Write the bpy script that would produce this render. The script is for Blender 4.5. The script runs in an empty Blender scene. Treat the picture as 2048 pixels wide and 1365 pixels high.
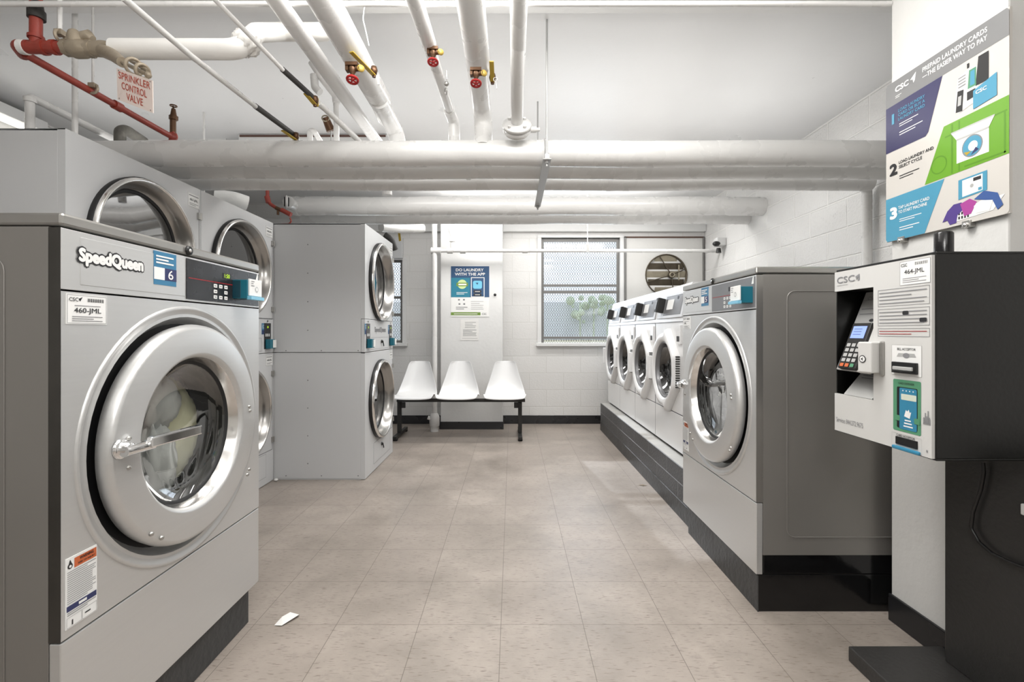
import bpy, math, random
from mathutils import Vector, Matrix
random.seed(7)
PI = math.pi
COL = bpy.context.scene.collection
F, VX, VY, H0 = 953.0, 1024.0, 665.0, 1.085      # focal length (px), horizon point, eye height
def at(px, py, z): return Vector(((px-VX)*z/F, z, H0+(VY-py)*z/F))
def onx(px, py, x):                                # pixel on a plane x = const -> (depth, height)
    z = F*x/(px-VX); return z, H0+(VY-py)*z/F

# ---------------------------------------------------------------- materials
def lin(c):
    return tuple(((v/255)/12.92 if v/255 <= .04045 else ((v/255+.055)/1.055)**2.4) for v in c)+(1,)
MATS = {}
def mat(name, rgb, rough=.5, metal=0, bump=0, bscale=60, var=0, vscale=8, emit=0, coat=0, stretch=None, spec=.5):
    if name in MATS: return MATS[name]
    m = bpy.data.materials.new(name); m.use_nodes = True
    nt = m.node_tree; N = nt.nodes; L = nt.links; b = N['Principled BSDF']
    c = lin(rgb)
    b.inputs['Base Color'].default_value = c; b.inputs['Roughness'].default_value = rough
    b.inputs['Metallic'].default_value = metal; b.inputs['Specular IOR Level'].default_value = spec
    b.inputs['Coat Weight'].default_value = coat; b.inputs['Coat Roughness'].default_value = .1
    if emit:
        b.inputs['Emission Color'].default_value = c; b.inputs['Emission Strength'].default_value = emit
    tc = N.new('ShaderNodeTexCoord'); vec = tc.outputs['Object']
    if stretch:
        mp = N.new('ShaderNodeMapping'); mp.inputs['Scale'].default_value = stretch
        L.new(vec, mp.inputs['Vector']); vec = mp.outputs['Vector']
    if var:
        n = N.new('ShaderNodeTexNoise'); n.inputs['Scale'].default_value = vscale; n.inputs['Detail'].default_value = 5
        L.new(vec, n.inputs['Vector'])
        mx = N.new('ShaderNodeMix'); mx.data_type = 'RGBA'
        mx.inputs[6].default_value = tuple(min(1, v*(1-var)) for v in c[:3])+(1,)
        mx.inputs[7].default_value = tuple(min(1, v*(1+var)) for v in c[:3])+(1,)
        L.new(n.outputs['Fac'], mx.inputs[0]); L.new(mx.outputs[2], b.inputs['Base Color'])
        r = N.new('ShaderNodeMapRange'); r.inputs[3].default_value = max(.03, rough-.08); r.inputs[4].default_value = min(1, rough+.1)
        L.new(n.outputs['Fac'], r.inputs[0]); L.new(r.outputs[0], b.inputs['Roughness'])
    if bump:
        n2 = N.new('ShaderNodeTexNoise'); n2.inputs['Scale'].default_value = bscale; n2.inputs['Detail'].default_value = 4
        L.new(vec, n2.inputs['Vector'])
        bp = N.new('ShaderNodeBump'); bp.inputs['Strength'].default_value = bump; bp.inputs['Distance'].default_value = .01
        L.new(n2.outputs['Fac'], bp.inputs['Height']); L.new(bp.outputs[0], b.inputs['Normal'])
    MATS[name] = m; return m
def glass(name, tint, rough=.02, refl=.12):
    if name in MATS: return MATS[name]
    m = bpy.data.materials.new(name); m.use_nodes = True; nt = m.node_tree; N = nt.nodes; L = nt.links
    N.remove(N['Principled BSDF']); out = N['Material Output']
    t = N.new('ShaderNodeBsdfTransparent'); t.inputs[0].default_value = lin(tint)
    g = N.new('ShaderNodeBsdfGlossy'); g.inputs['Roughness'].default_value = rough
    lw = N.new('ShaderNodeLayerWeight'); lw.inputs[0].default_value = .3
    r = N.new('ShaderNodeMapRange'); r.inputs[3].default_value = refl; r.inputs[4].default_value = min(1, refl+.6)
    mx = N.new('ShaderNodeMixShader')
    L.new(lw.outputs['Facing'], r.inputs[0]); L.new(r.outputs[0], mx.inputs[0]); L.new(t.outputs[0], mx.inputs[1]); L.new(g.outputs[0], mx.inputs[2])
    L.new(mx.outputs[0], out.inputs[0]); MATS[name] = m; return m

def block_mat(name, rgb, axis, mortar, bw=.405, bh=.2, rough=.45, bump=.5, pits=.5, msize=.006):
    m = bpy.data.materials.new(name); m.use_nodes = True; nt = m.node_tree; N = nt.nodes; L = nt.links; b = N['Principled BSDF']
    b.inputs['Roughness'].default_value = rough
    g = N.new('ShaderNodeNewGeometry'); s = N.new('ShaderNodeSeparateXYZ'); L.new(g.outputs['Position'], s.inputs[0])
    c = N.new('ShaderNodeCombineXYZ'); L.new(s.outputs[axis], c.inputs[0]); L.new(s.outputs[2], c.inputs[1])
    br = N.new('ShaderNodeTexBrick'); L.new(c.outputs[0], br.inputs['Vector'])
    br.inputs['Scale'].default_value = 1; br.inputs['Brick Width'].default_value = bw; br.inputs['Row Height'].default_value = bh
    br.inputs['Mortar Size'].default_value = msize; br.inputs['Mortar Smooth'].default_value = .4; br.offset = .5
    cc = lin(rgb); mm = lin(mortar)
    br.inputs['Color1'].default_value = cc; br.inputs['Color2'].default_value = tuple(v*.96 for v in cc[:3])+(1,); br.inputs['Mortar'].default_value = mm
    no = N.new('ShaderNodeTexNoise'); no.inputs['Scale'].default_value = 70; no.inputs['Detail'].default_value = 6; L.new(g.outputs['Position'], no.inputs['Vector'])
    vo = N.new('ShaderNodeTexVoronoi'); vo.inputs['Scale'].default_value = 55; L.new(g.outputs['Position'], vo.inputs['Vector'])
    rr = N.new('ShaderNodeMapRange'); rr.inputs[1].default_value = 0; rr.inputs[2].default_value = .16; L.new(vo.outputs['Distance'], rr.inputs[0])
    ns = N.new('ShaderNodeTexNoise'); ns.inputs['Scale'].default_value = 3; L.new(g.outputs['Position'], ns.inputs['Vector'])
    gate = N.new('ShaderNodeMapRange'); gate.inputs[1].default_value = .5; gate.inputs[2].default_value = .62; L.new(ns.outputs['Fac'], gate.inputs[0])
    inv = N.new('ShaderNodeMath'); inv.operation = 'SUBTRACT'; inv.inputs[0].default_value = 1; L.new(rr.outputs[0], inv.inputs[1])
    pit = N.new('ShaderNodeMath'); pit.operation = 'MULTIPLY'; L.new(inv.outputs[0], pit.inputs[0]); L.new(gate.outputs[0], pit.inputs[1])
    mx = N.new('ShaderNodeMix'); mx.data_type = 'RGBA'; L.new(br.outputs['Color'], mx.inputs[6]); mx.inputs[7].default_value = tuple(v*.35 for v in cc[:3])+(1,)
    pm = N.new('ShaderNodeMath'); pm.operation = 'MULTIPLY'; L.new(pit.outputs[0], pm.inputs[0]); pm.inputs[1].default_value = pits; L.new(pm.outputs[0], mx.inputs[0])
    L.new(mx.outputs[2], b.inputs['Base Color'])
    h = N.new('ShaderNodeMath'); h.operation = 'MULTIPLY_ADD'; L.new(br.outputs['Fac'], h.inputs[0]); h.inputs[1].default_value = -1.0; L.new(no.outputs['Fac'], h.inputs[2])
    h2 = N.new('ShaderNodeMath'); h2.operation = 'SUBTRACT'; L.new(h.outputs[0], h2.inputs[0]); L.new(pit.outputs[0], h2.inputs[1])
    bp = N.new('ShaderNodeBump'); bp.inputs['Strength'].default_value = bump; bp.inputs['Distance'].default_value = .006
    L.new(h2.outputs[0], bp.inputs['Height']); L.new(bp.outputs[0], b.inputs['Normal'])
    MATS[name] = m; return m

def floor_mat():
    m = bpy.data.materials.new('vinyl_tile'); m.use_nodes = True; nt = m.node_tree; N = nt.nodes; L = nt.links; b = N['Principled BSDF']
    g = N.new('ShaderNodeNewGeometry')
    mp = N.new('ShaderNodeMapping'); mp.inputs['Location'].default_value = (.041/.305, -1.7675/.305+20, 0); mp.inputs['Scale'].default_value = (1/.305, 1/.305, 0)
    L.new(g.outputs['Position'], mp.inputs['Vector'])
    fl = N.new('ShaderNodeVectorMath'); fl.operation = 'FLOOR'; L.new(mp.outputs[0], fl.inputs[0])
    fr = N.new('ShaderNodeVectorMath'); fr.operation = 'FRACTION'; L.new(mp.outputs[0], fr.inputs[0])
    wn = N.new('ShaderNodeTexWhiteNoise'); L.new(fl.outputs[0], wn.inputs['Vector'])
    s = N.new('ShaderNodeSeparateXYZ'); L.new(fr.outputs[0], s.inputs[0])
    def edge(o):
        a = N.new('ShaderNodeMath'); a.operation = 'SUBTRACT'; L.new(o, a.inputs[0]); a.inputs[1].default_value = .5
        c = N.new('ShaderNodeMath'); c.operation = 'ABSOLUTE'; L.new(a.outputs[0], c.inputs[0]); return c.outputs[0]
    mxm = N.new('ShaderNodeMath'); mxm.operation = 'MAXIMUM'; L.new(edge(s.outputs[0]), mxm.inputs[0]); L.new(edge(s.outputs[1]), mxm.inputs[1])
    line = N.new('ShaderNodeMapRange'); line.inputs[1].default_value = .4955; line.inputs[2].default_value = .4975; L.new(mxm.outputs[0], line.inputs[0])
    # streak flecks, turned with each tile
    tc = N.new('ShaderNodeMapping'); tc.inputs['Rotation'].default_value = (0, 0, .75); tc.inputs['Scale'].default_value = (30, 160, 1); L.new(g.outputs['Position'], tc.inputs['Vector'])
    n1 = N.new('ShaderNodeTexNoise'); n1.inputs['Scale'].default_value = 1; n1.inputs['Detail'].default_value = 3; L.new(tc.outputs[0], n1.inputs['Vector'])
    f1 = N.new('ShaderNodeMapRange'); f1.inputs[1].default_value = .57; f1.inputs[2].default_value = .72; L.new(n1.outputs['Fac'], f1.inputs[0])
    n2 = N.new('ShaderNodeTexNoise'); n2.inputs['Scale'].default_value = 2.2; n2.inputs['Detail'].default_value = 8; n2.inputs['Roughness'].default_value = .65; L.new(g.outputs['Position'], n2.inputs['Vector'])
    ramp = N.new('ShaderNodeValToRGB'); L.new(n2.outputs['Fac'], ramp.inputs[0])
    ramp.color_ramp.elements[0].position = .3; ramp.color_ramp.elements[0].color = lin((126, 118, 110))
    ramp.color_ramp.elements[1].position = .65; ramp.color_ramp.elements[1].color = lin((166, 156, 147))
    def mixc(fac, A, Bc, fscale=1):
        x = N.new('ShaderNodeMix'); x.data_type = 'RGBA'
        if fscale != 1:
            mu = N.new('ShaderNodeMath'); mu.operation = 'MULTIPLY'; L.new(fac, mu.inputs[0]); mu.inputs[1].default_value = fscale; fac = mu.outputs[0]
        L.new(fac, x.inputs[0]); L.new(A, x.inputs[6]); x.inputs[7].default_value = Bc; return x.outputs[2]
    col = mixc(wn.outputs['Value'], ramp.outputs[0], lin((146, 136, 128)), .45)
    col = mixc(f1.outputs[0], col, lin((96, 84, 76)), .7)
    n3 = N.new('ShaderNodeTexNoise'); n3.inputs['Scale'].default_value = 9; n3.inputs['Detail'].default_value = 9; n3.inputs['Roughness'].default_value = .8; L.new(g.outputs['Position'], n3.inputs['Vector'])
    f3 = N.new('ShaderNodeMapRange'); f3.inputs[1].default_value = .55; f3.inputs[2].default_value = .8; L.new(n3.outputs['Fac'], f3.inputs[0])
    col = mixc(f3.outputs[0], col, lin((92, 85, 80)), .55)
    col = mixc(line.outputs[0], col, lin((84, 76, 70)), .8)
    L.new(col, b.inputs['Base Color'])
    rg = N.new('ShaderNodeMapRange'); rg.inputs[3].default_value = .22; rg.inputs[4].default_value = .5; L.new(n2.outputs['Fac'], rg.inputs[0]); L.new(rg.outputs[0], b.inputs['Roughness'])
    bp = N.new('ShaderNodeBump'); bp.inputs['Strength'].default_value = .12; bp.inputs['Distance'].default_value = .003
    L.new(n1.outputs['Fac'], bp.inputs['Height']); L.new(bp.outputs[0], b.inputs['Normal'])
    MATS['vinyl_tile'] = m; return m

WHITE = mat('white_paint', (214, 214, 213), .42, bump=.12, bscale=30, var=.03)
WALLP = mat('plaster_white', (204, 203, 200), .5, bump=.25, bscale=25, var=.04, vscale=3)
CEIL = mat('ceiling_gloss_paint', (212, 212, 212), .30, bump=.3, bscale=6, var=.03, vscale=3)
PIPE = mat('pipe_paint', (213, 212, 210), .27, bump=.2, bscale=14, var=.04, vscale=6)
BLKW = block_mat('block_wall_back', (216, 215, 213), 0, (208, 207, 204), rough=.42, bump=.28, pits=.35)
BLKR = block_mat('block_wall_side', (222, 221, 219), 1, (232, 231, 228), rough=.4, bump=.8, pits=.9, msize=.008)
BLKD = block_mat('block_dark', (72, 72, 73), 1, (112, 112, 112), bw=.405, bh=.1, rough=.5, bump=.9, pits=.4, msize=.004)
FLOOR = floor_mat()
BASE = mat('black_cove', (32, 32, 34), .28, var=.1)
PLB = mat('plinth_black', (17, 17, 18), .13, bump=.3, bscale=6, var=.3)
PLG = mat('plinth_dark_grey', (52, 53, 54), .45, bump=.3, bscale=40, var=.15)
STEEL = mat('brushed_steel', (206, 206, 205), .34, .65, bump=.015, bscale=4, var=.04, vscale=5, stretch=(1, 1, 25))
STEELH = mat('polished_steel', (226, 224, 221), .16, 1)
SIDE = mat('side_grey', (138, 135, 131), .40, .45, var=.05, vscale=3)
TOPS = mat('top_cap_steel', (172, 170, 166), .3, .85, var=.08, vscale=4)
DKS = mat('dark_reflection_joint_steel', (84, 82, 79), .3, .8, var=.25, vscale=10)  # dark reflection put into the corner strip colour; also used for panel joints
DRY = mat('dryer_enamel', (196, 197, 198), .38, var=.015, vscale=2)
ENAM = mat('washer_enamel', (222, 222, 222), .25, coat=.3)
CHROME = mat('chrome', (235, 235, 235), .08, 1)
BLACK = mat('black', (14, 14, 15), .4)
RUBBER = mat('rubber', (22, 22, 23), .6)
GLOSSB = mat('gloss_black', (20, 20, 21), .18, bump=.03)
DRUM = mat('drum_steel', (150, 150, 150), .25, 1, bump=.5, bscale=90)
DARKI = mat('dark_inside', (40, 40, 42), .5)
PANEL = mat('control_black', (34, 34, 36), .25, var=.3, vscale=20)
PANELG = mat('control_grey', (118, 118, 120), .35, .3)
TEAL = mat('teal_plastic', (14, 98, 116), .35)
TEALD = mat('teal_dark', (8, 58, 72), .4)
LBLUE = mat('pale_blue_plastic', (120, 180, 205), .35)
BLUE = mat('sticker_blue', (52, 114, 150), .45)
NAVY = mat('navy', (44, 50, 92), .5)
LABW = mat('label_white', (226, 226, 224), .5)
INK = mat('ink', (38, 38, 40), .5)
INKG = mat('ink_grey', (128, 128, 130), .5)
ORANGE = mat('warning_orange', (190, 96, 54), .5)
LED = mat('led_green', (170, 210, 30), .4, emit=.8)
REDL = mat('red_line', (150, 30, 36), .5)
REDP = mat('red_paint', (142, 54, 42), .42, bump=.15, var=.18, vscale=15)
REDW = mat('red_wheel', (158, 24, 24), .4)
BRONZE = mat('bronze', (158, 146, 128), .45, .35, bump=.3, bscale=30, var=.15, vscale=20)
BRASS = mat('brown_brass', (92, 66, 46), .4, .6, var=.3, vscale=30)
YEL = mat('yellow_handle', (176, 148, 48), .4)
BLKM = mat('black_metal', (30, 29, 28), .45, var=.25, vscale=4)
KIOSK = mat('kiosk_black', (15, 15, 14), .33, bump=.05, bscale=80, var=.25, vscale=4)
STAND = mat('stand_black', (44, 43, 42), .45, bump=.15, bscale=60, var=.2, vscale=6)
KW = mat('kiosk_white', (200, 199, 196), .32)
KG = mat('kiosk_grey', (178, 178, 176), .3, .2)
SCRN = mat('terminal_screen', (120, 140, 210), .2, emit=.5)
GREENK = mat('kiosk_green', (78, 136, 102), .4)
BLUEK = mat('kiosk_blue', (48, 124, 156), .3)
SIGNW = mat('sign_white', (196, 192, 186), .35)
SGREY = mat('sign_grey', (122, 122, 122), .4)
SNAVY = mat('sign_navy', (52, 50, 86), .4)
SGRN = mat('sign_green', (100, 152, 38), .4)
SGRN2 = mat('sign_green_dark', (84, 134, 30), .4)
SBLU = mat('sign_blue', (72, 142, 170), .4)
PURP = mat('purple', (76, 56, 126), .5)
MAGE = mat('magenta', (160, 62, 140), .5)
SEATM = mat('seat_shell', (226, 226, 226), .3, coat=.2)
PAPER = mat('paper', (222, 221, 218), .7)
CLOTHY = mat('pale_yellow_cloth', (236, 234, 204), .8, bump=.4, bscale=15, var=.12, vscale=5)
CLOTHG = mat('grey_cloth', (222, 224, 226), .8, bump=.4, bscale=15, var=.1)
CLOTHD = mat('patterned_cloth', (120, 120, 124), .8, bump=.6, bscale=30, var=.9, vscale=28)
GALV = mat('galvanised', (158, 150, 132), .4, .5, bump=.5, bscale=30, var=.3, vscale=9)
FANB = mat('fan_brown', (88, 80, 68), .4, .7, var=.4, vscale=12)
FRAMED = mat('window_frame_grey', (120, 119, 117), .45, .3)
MESHM = mat('wire_mesh', (120, 118, 114), .5, .3)
WPAN = glass('window_glass', (238, 242, 246), .1, .06)
WGL = glass('washer_glass', (225, 226, 222), .02, .08)
DGL = glass('dryer_glass', (78, 79, 82), .03, .22)
RUST = mat('rust_brown', (86, 62, 52), .7, var=.2)
RODM = mat('rod_grey', (168, 168, 167), .4)
DARKPIPE = mat('dark_insulation', (48, 46, 44), .6)

# ---------------------------------------------------------------- mesh builder
TXT = {}
def text_mesh(s, bold=0.0):
    k = (s, bold)
    if k not in TXT:
        c = bpy.data.curves.new('t', 'FONT'); c.body = s; c.size = 1; c.offset = bold; c.resolution_u = 3; c.fill_mode = 'FRONT'
        o = bpy.data.objects.new('t', c); me = o.to_mesh()
        vs = [tuple(v.co) for v in me.vertices]; fs = [tuple(p.vertices) for p in me.polygons]
        o.to_mesh_clear(); bpy.data.objects.remove(o); bpy.data.curves.remove(c)
        xs = [v[0] for v in vs]; ys = [v[1] for v in vs]
        TXT[k] = (vs, fs, min(xs), max(xs), min(ys), max(ys))
    return TXT[k]

class MB:
    def __init__(s): s.v = []; s.f = []; s.m = []; s.sm = []; s.mats = []
    def mi(s, m):
        if m not in s.mats: s.mats.append(m)
        return s.mats.index(m)
    def add(s, vs, fs, m, smooth=False):
        o = len(s.v); s.v += [tuple(v) for v in vs]; k = s.mi(m)
        for f in fs: s.f.append(tuple(i+o for i in f)); s.m.append(k); s.sm.append(smooth)
    def box(s, a, b, m):
        x0, y0, z0 = a; x1, y1, z1 = b
        if x0 > x1: x0, x1 = x1, x0
        if y0 > y1: y0, y1 = y1, y0
        if z0 > z1: z0, z1 = z1, z0
        s.add([(x0,y0,z0),(x1,y0,z0),(x1,y1,z0),(x0,y1,z0),(x0,y0,z1),(x1,y0,z1),(x1,y1,z1),(x0,y1,z1)],
              [(3,2,1,0),(4,5,6,7),(0,1,5,4),(1,2,6,5),(2,3,7,6),(3,0,4,7)], m); return s
    def obox(s, c, ax, ay, az, m):                      # oriented box: centre and half-axis vectors
        c = Vector(c); P = [c+Vector(ax)*i+Vector(ay)*j+Vector(az)*k for k in (-1,1) for j in (-1,1) for i in (-1,1)]
        s.add(P, [(0,2,3,1),(4,5,7,6),(0,1,5,4),(1,3,7,5),(3,2,6,7),(2,0,4,6)], m); return s
    def tube(s, pts, r, m, n=16, caps=True, smooth=True):
        pts = [Vector(p) for p in pts]; rs = r if isinstance(r, (list, tuple)) else [r]*len(pts)
        d = (pts[1]-pts[0]).normalized(); up = Vector((0,0,1)) if abs(d.z) < .9 else Vector((1,0,0))
        u = d.cross(up).normalized(); vs = []
        for i, p in enumerate(pts):
            a = (pts[i]-pts[i-1]).normalized() if i else (pts[1]-pts[0]).normalized()
            b = (pts[i+1]-pts[i]).normalized() if i < len(pts)-1 else a
            t = (a+b); t = t.normalized() if t.length > 1e-6 else a
            u = (u-t*u.dot(t)).normalized(); w = t.cross(u)
            k = 1/max(.5, math.cos(a.angle(b, 0)/2))
            for j in range(n):
                an = 2*PI*j/n; vs.append(p+(u*math.cos(an)+w*math.sin(an))*rs[i]*(k if 0 < i < len(pts)-1 else 1))
        fs = [(i*n+j, i*n+(j+1)%n, (i+1)*n+(j+1)%n, (i+1)*n+j) for i in range(len(pts)-1) for j in range(n)]
        s.add(vs, fs, m, smooth)
        if caps: s.add(vs[:n], [tuple(range(n-1, -1, -1))], m); s.add(vs[-n:], [tuple(range(n))], m)
        return s
    def cyl(s, a, b, r, m, n=20): return s.tube([a, b], r, m, n)
    def lathe(s, prof, o, ax, m, n=48, smooth=True, arc=None, close=True):
        o = Vector(o); ax = Vector(ax).normalized(); up = Vector((0,0,1)) if abs(ax.z) < .9 else Vector((1,0,0))
        u = ax.cross(up).normalized(); w = ax.cross(u); vs = []
        for (r, h) in prof:
            for j in range(n):
                an = 2*PI*j/n; vs.append(o+ax*h+(u*math.cos(an)+w*math.sin(an))*max(r, 1e-5))
        fs = [(i*n+j, i*n+(j+1)%n, (i+1)*n+(j+1)%n, (i+1)*n+j) for i in range(len(prof)-1) for j in range(n)]
        s.add(vs, fs, m, smooth); return s
    def torus(s, c, ax, R, r, m, n=28, k=8):
        pr = [(R+r*math.cos(2*PI*i/k), r*math.sin(2*PI*i/k)) for i in range(k+1)]
        return s.lathe(pr, c, ax, m, n)
    def ball(s, c, r, m, sc=(1,1,1), n=16):
        vs = []; fs = []; c = Vector(c)
        for i in range(n//2+1):
            ph = PI*i/(n//2)
            for j in range(n):
                th = 2*PI*j/n; vs.append(c+Vector((r*sc[0]*math.sin(ph)*math.cos(th), r*sc[1]*math.sin(ph)*math.sin(th), r*sc[2]*math.cos(ph))))
        for i in range(n//2):
            for j in range(n): fs.append((i*n+j, (i+1)*n+j, (i+1)*n+(j+1)%n, i*n+(j+1)%n))
        s.add(vs, fs, m, True); return s
    def build(s, name, parent=None, bevel=0, world=False, recentre=True, seg=2, autosm=True):
        me = bpy.data.meshes.new(name); o = bpy.data.objects.new(name, me); COL.objects.link(o)
        vs = [Vector(v) for v in s.v]
        if parent is not None:
            o.parent = parent
            if world:
                M = Matrix.Identity(4); q = parent
                while q is not None: M = Matrix.Translation(q.location) @ q.rotation_euler.to_matrix().to_4x4() @ M; q = q.parent
                inv = M.inverted(); vs = [inv @ v for v in vs]
        elif recentre:
            lo = [min(v[i] for v in vs) for i in range(3)]; hi = [max(v[i] for v in vs) for i in range(3)]
            c = Vector(((lo[0]+hi[0])/2, (lo[1]+hi[1])/2, lo[2])); vs = [v-c for v in vs]; o.location = c
        me.from_pydata([tuple(v) for v in vs], [], s.f)
        for m in s.mats: me.materials.append(m)
        me.polygons.foreach_set('material_index', s.m); me.polygons.foreach_set('use_smooth', s.sm); me.update()
        if bevel:
            b = o.modifiers.new('bevel', 'BEVEL'); b.width = bevel; b.segments = seg; b.limit_method = 'ANGLE'; b.angle_limit = .6
        return o

class Plane:
    """drawing frame on a flat face: origin O, right U, up V, outward normal N"""
    def __init__(s, mb, O, U, V): s.mb = mb; s.O = Vector(O); s.U = Vector(U); s.V = Vector(V); s.N = s.U.cross(s.V)
    def p(s, u, v, l=0): return s.O+s.U*u+s.V*v+s.N*l
    def poly(s, pts, m, l=.0006): s.mb.add([s.p(u, v, l) for u, v in pts], [tuple(range(len(pts)))], m); return s
    def rect(s, u0, v0, u1, v1, m, l=.0006): return s.poly([(u0,v0),(u1,v0),(u1,v1),(u0,v1)], m, l)
    def rrect(s, u0, v0, u1, v1, r, m, l=.0006, k=5):
        P = []
        for cx, cy, a0 in ((u1-r, v0+r, -PI/2), (u1-r, v1-r, 0), (u0+r, v1-r, PI/2), (u0+r, v0+r, PI)):
            for i in range(k+1):
                a = a0+PI/2*i/k; P.append((cx+r*math.cos(a), cy+r*math.sin(a)))
        return s.poly(P, m, l)
    def frame(s, u0, v0, u1, v1, t, m, l=.0008):
        s.rect(u0,v0,u1,v0+t,m,l); s.rect(u0,v1-t,u1,v1,m,l); s.rect(u0,v0+t,u0+t,v1-t,m,l); s.rect(u1-t,v0+t,u1,v1-t,m,l); return s
    def disc(s, u, v, r, m, l=.0006, n=28, ru=None):
        ru = ru or r; return s.poly([(u+ru*math.cos(2*PI*i/n), v+r*math.sin(2*PI*i/n)) for i in range(n)], m, l)
    def text(s, t, u, v, w, h, m, l=.0010, bold=0.0, shear=0):   # fitted in the box with lower left (u,v)
        vs, fs, x0, x1, y0, y1 = text_mesh(t)
        offs = [(0, 0)] if not bold else [(-1, 0), (1, 0), (0, 1), (0, -1)]
        if bold >= .03: offs += [(.7, .7), (-.7, .7), (.7, -.7), (-.7, -.7)]
        for i_, (ox, oy) in enumerate(offs):
            P = []
            for x, y, _ in vs:
                a = (x-x0)/(x1-x0)*w; b = (y-y0)/(y1-y0)*h; P.append(s.p(u+a+shear*b+ox*bold*h*1.4, v+b+oy*bold*h*1.4, l+i_*.00005))
            s.mb.add(P, fs, m)
        return s
    def lines(s, u0, v0, u1, v1, n, m, l=.0009, th=.35, seed=1):
        rnd = random.Random(seed); st = (v1-v0)/n
        for i in range(n):
            e = u1-(u1-u0)*rnd.choice((0, 0, .05, .12, .3)); s.rect(u0, v1-st*(i+.7), e, v1-st*(i+.7)+st*th, m, l)
        return s

def meta(o, label=None, cat=None, group=None, kind=None):
    if label: o['label'] = label
    if cat: o['category'] = cat
    if group: o['group'] = group
    if kind: o['kind'] = kind
    return o
def thing(name, label, cat, loc=(0,0,0), rz=0, group=None):
    o = bpy.data.objects.new(name, None); COL.objects.link(o); o.location = loc; o.rotation_euler = (0,0,rz); o.empty_display_size = .1
    return meta(o, label, cat, group)
def struct(name, mb, **k): return meta(mb.build(name, **k), kind='structure')

def fillet(pts, r, k=6):
    pts = [Vector(p) for p in pts]; out = [pts[0]]
    for i in range(1, len(pts)-1):
        a = (pts[i-1]-pts[i]); b = (pts[i+1]-pts[i]); la, lb = a.length, b.length; a.normalize(); b.normalize()
        ang = a.angle(b); t = min(r/max(.05, math.tan(ang/2)), la*.45, lb*.45)
        p0 = pts[i]+a*t; p1 = pts[i]+b*t
        for j in range(k+1):
            q = j/k; out.append((1-q)**2*p0+2*q*(1-q)*pts[i]+q*q*p1)
    out.append(pts[-1]); return out

def panel_hole(mb, x0, x1, z0, z1, cx, cz, R, y, m, n=64):
    ang = sorted(set([2*PI*i/n for i in range(n)]+[math.atan2(zc-cz, xc-cx) % (2*PI) for xc in (x0,x1) for zc in (z0,z1)]))
    inn = []; out = []
    for a in ang:
        c, s_ = math.cos(a), math.sin(a); inn.append((cx+R*c, y, cz+R*s_))
        t = min([((x1-cx)/c if c > 1e-9 else 1e9), ((x0-cx)/c if c < -1e-9 else 1e9), ((z1-cz)/s_ if s_ > 1e-9 else 1e9), ((z0-cz)/s_ if s_ < -1e-9 else 1e9)])
        out.append((cx+t*c, y, cz+t*s_))
    k = len(ang)
    mb.add(inn+out, [(i, k+i, k+(i+1)%k, (i+1)%k) for i in range(k)], m)

# ================================================================ SETTING
XL, XR, ZB, ZF, HC = -3.4, 2.28, 5.65, -2.6, 2.61
struct('floor', MB().box((XL-.2, ZF-.2, -.1), (XR+.2, ZB+.2, 0), FLOOR), recentre=False)
c = MB().box((XL-.2, ZF-.2, HC), (XR+.2, ZB+.2, HC+.1), CEIL)
struct('ceiling', c, recentre=False)
# back wall with two window openings
W1 = (.335, 1.29, .955, 2.205)                        # right window x0,x1,h0,h1
W2 = (-2.15, -1.285, .955, 1.94)
b = MB()
def wallrect(x0, x1, h0, h1): b.box((x0, ZB, h0), (x1, ZB+.18, h1), BLKW)
wallrect(XL-.2, XR+.2, 0, .955); wallrect(XL-.2, XR+.2, 2.205, HC)
wallrect(XL-.2, W2[0], .955, 2.205); wallrect(W2[0], W2[1], 1.94, 2.205); wallrect(W2[1], W1[0], .955, 2.205); wallrect(W1[1], XR+.2, .955, 2.205)
struct('wall_back', b, recentre=False)
struct('wall_left', MB().box((XL-.18, ZF, 0), (XL, ZB, HC), BLKR), recentre=False)
struct('wall_right', MB().box((XR, ZF, 0), (XR+.18, ZB, HC), BLKR), recentre=False)
struct('wall_front', MB().box((XL, ZF-.18, 0), (XR, ZF, HC), WALLP), recentre=False)
struct('wall_pier', MB().box((1.432, 1.375, 0), (XR, 1.80, HC), WALLP), recentre=False, bevel=.006)
struct('wall_pilaster', MB().box((-.80, 5.33, 0), (-.106, ZB, HC), WHITE), recentre=False, bevel=.006)
# header band across the back wall, ceiling beam close to the camera
struct('trim_1', MB().box((-.106, ZB-.06, 2.27), (XR, ZB, 2.42), WHITE).box((XL, ZB-.06, 2.27), (-.80, ZB, 2.42), WHITE), recentre=False, bevel=.004)
struct('trim_2', MB().box((XL, 1.98, 2.55), (XR, 2.19, HC), WHITE), recentre=False, bevel=.004)
# baseboards
def skirt(n, a, b_, m=BASE): struct(n, MB().box(a, b_, m), recentre=False, bevel=.003)
skirt('baseboard_back', (XL, ZB-.012, 0), (-.80, ZB, .10)); skirt('baseboard_rear', (-.106, ZB-.012, 0), (XR, ZB, .10))
skirt('baseboard_pilaster', (-.812, 5.318, 0), (-.094, 5.33, .085)); skirt('baseboard_pier', (1.42, 1.375, 0), (1.432, 1.80, .10))
skirt('baseboard_right', (XR-.012, 1.80, 0), (XR, ZB-.012, .10)); skirt('baseboard_left', (XL, ZF, 0), (XL+.012, ZB-.012, .10))

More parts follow.
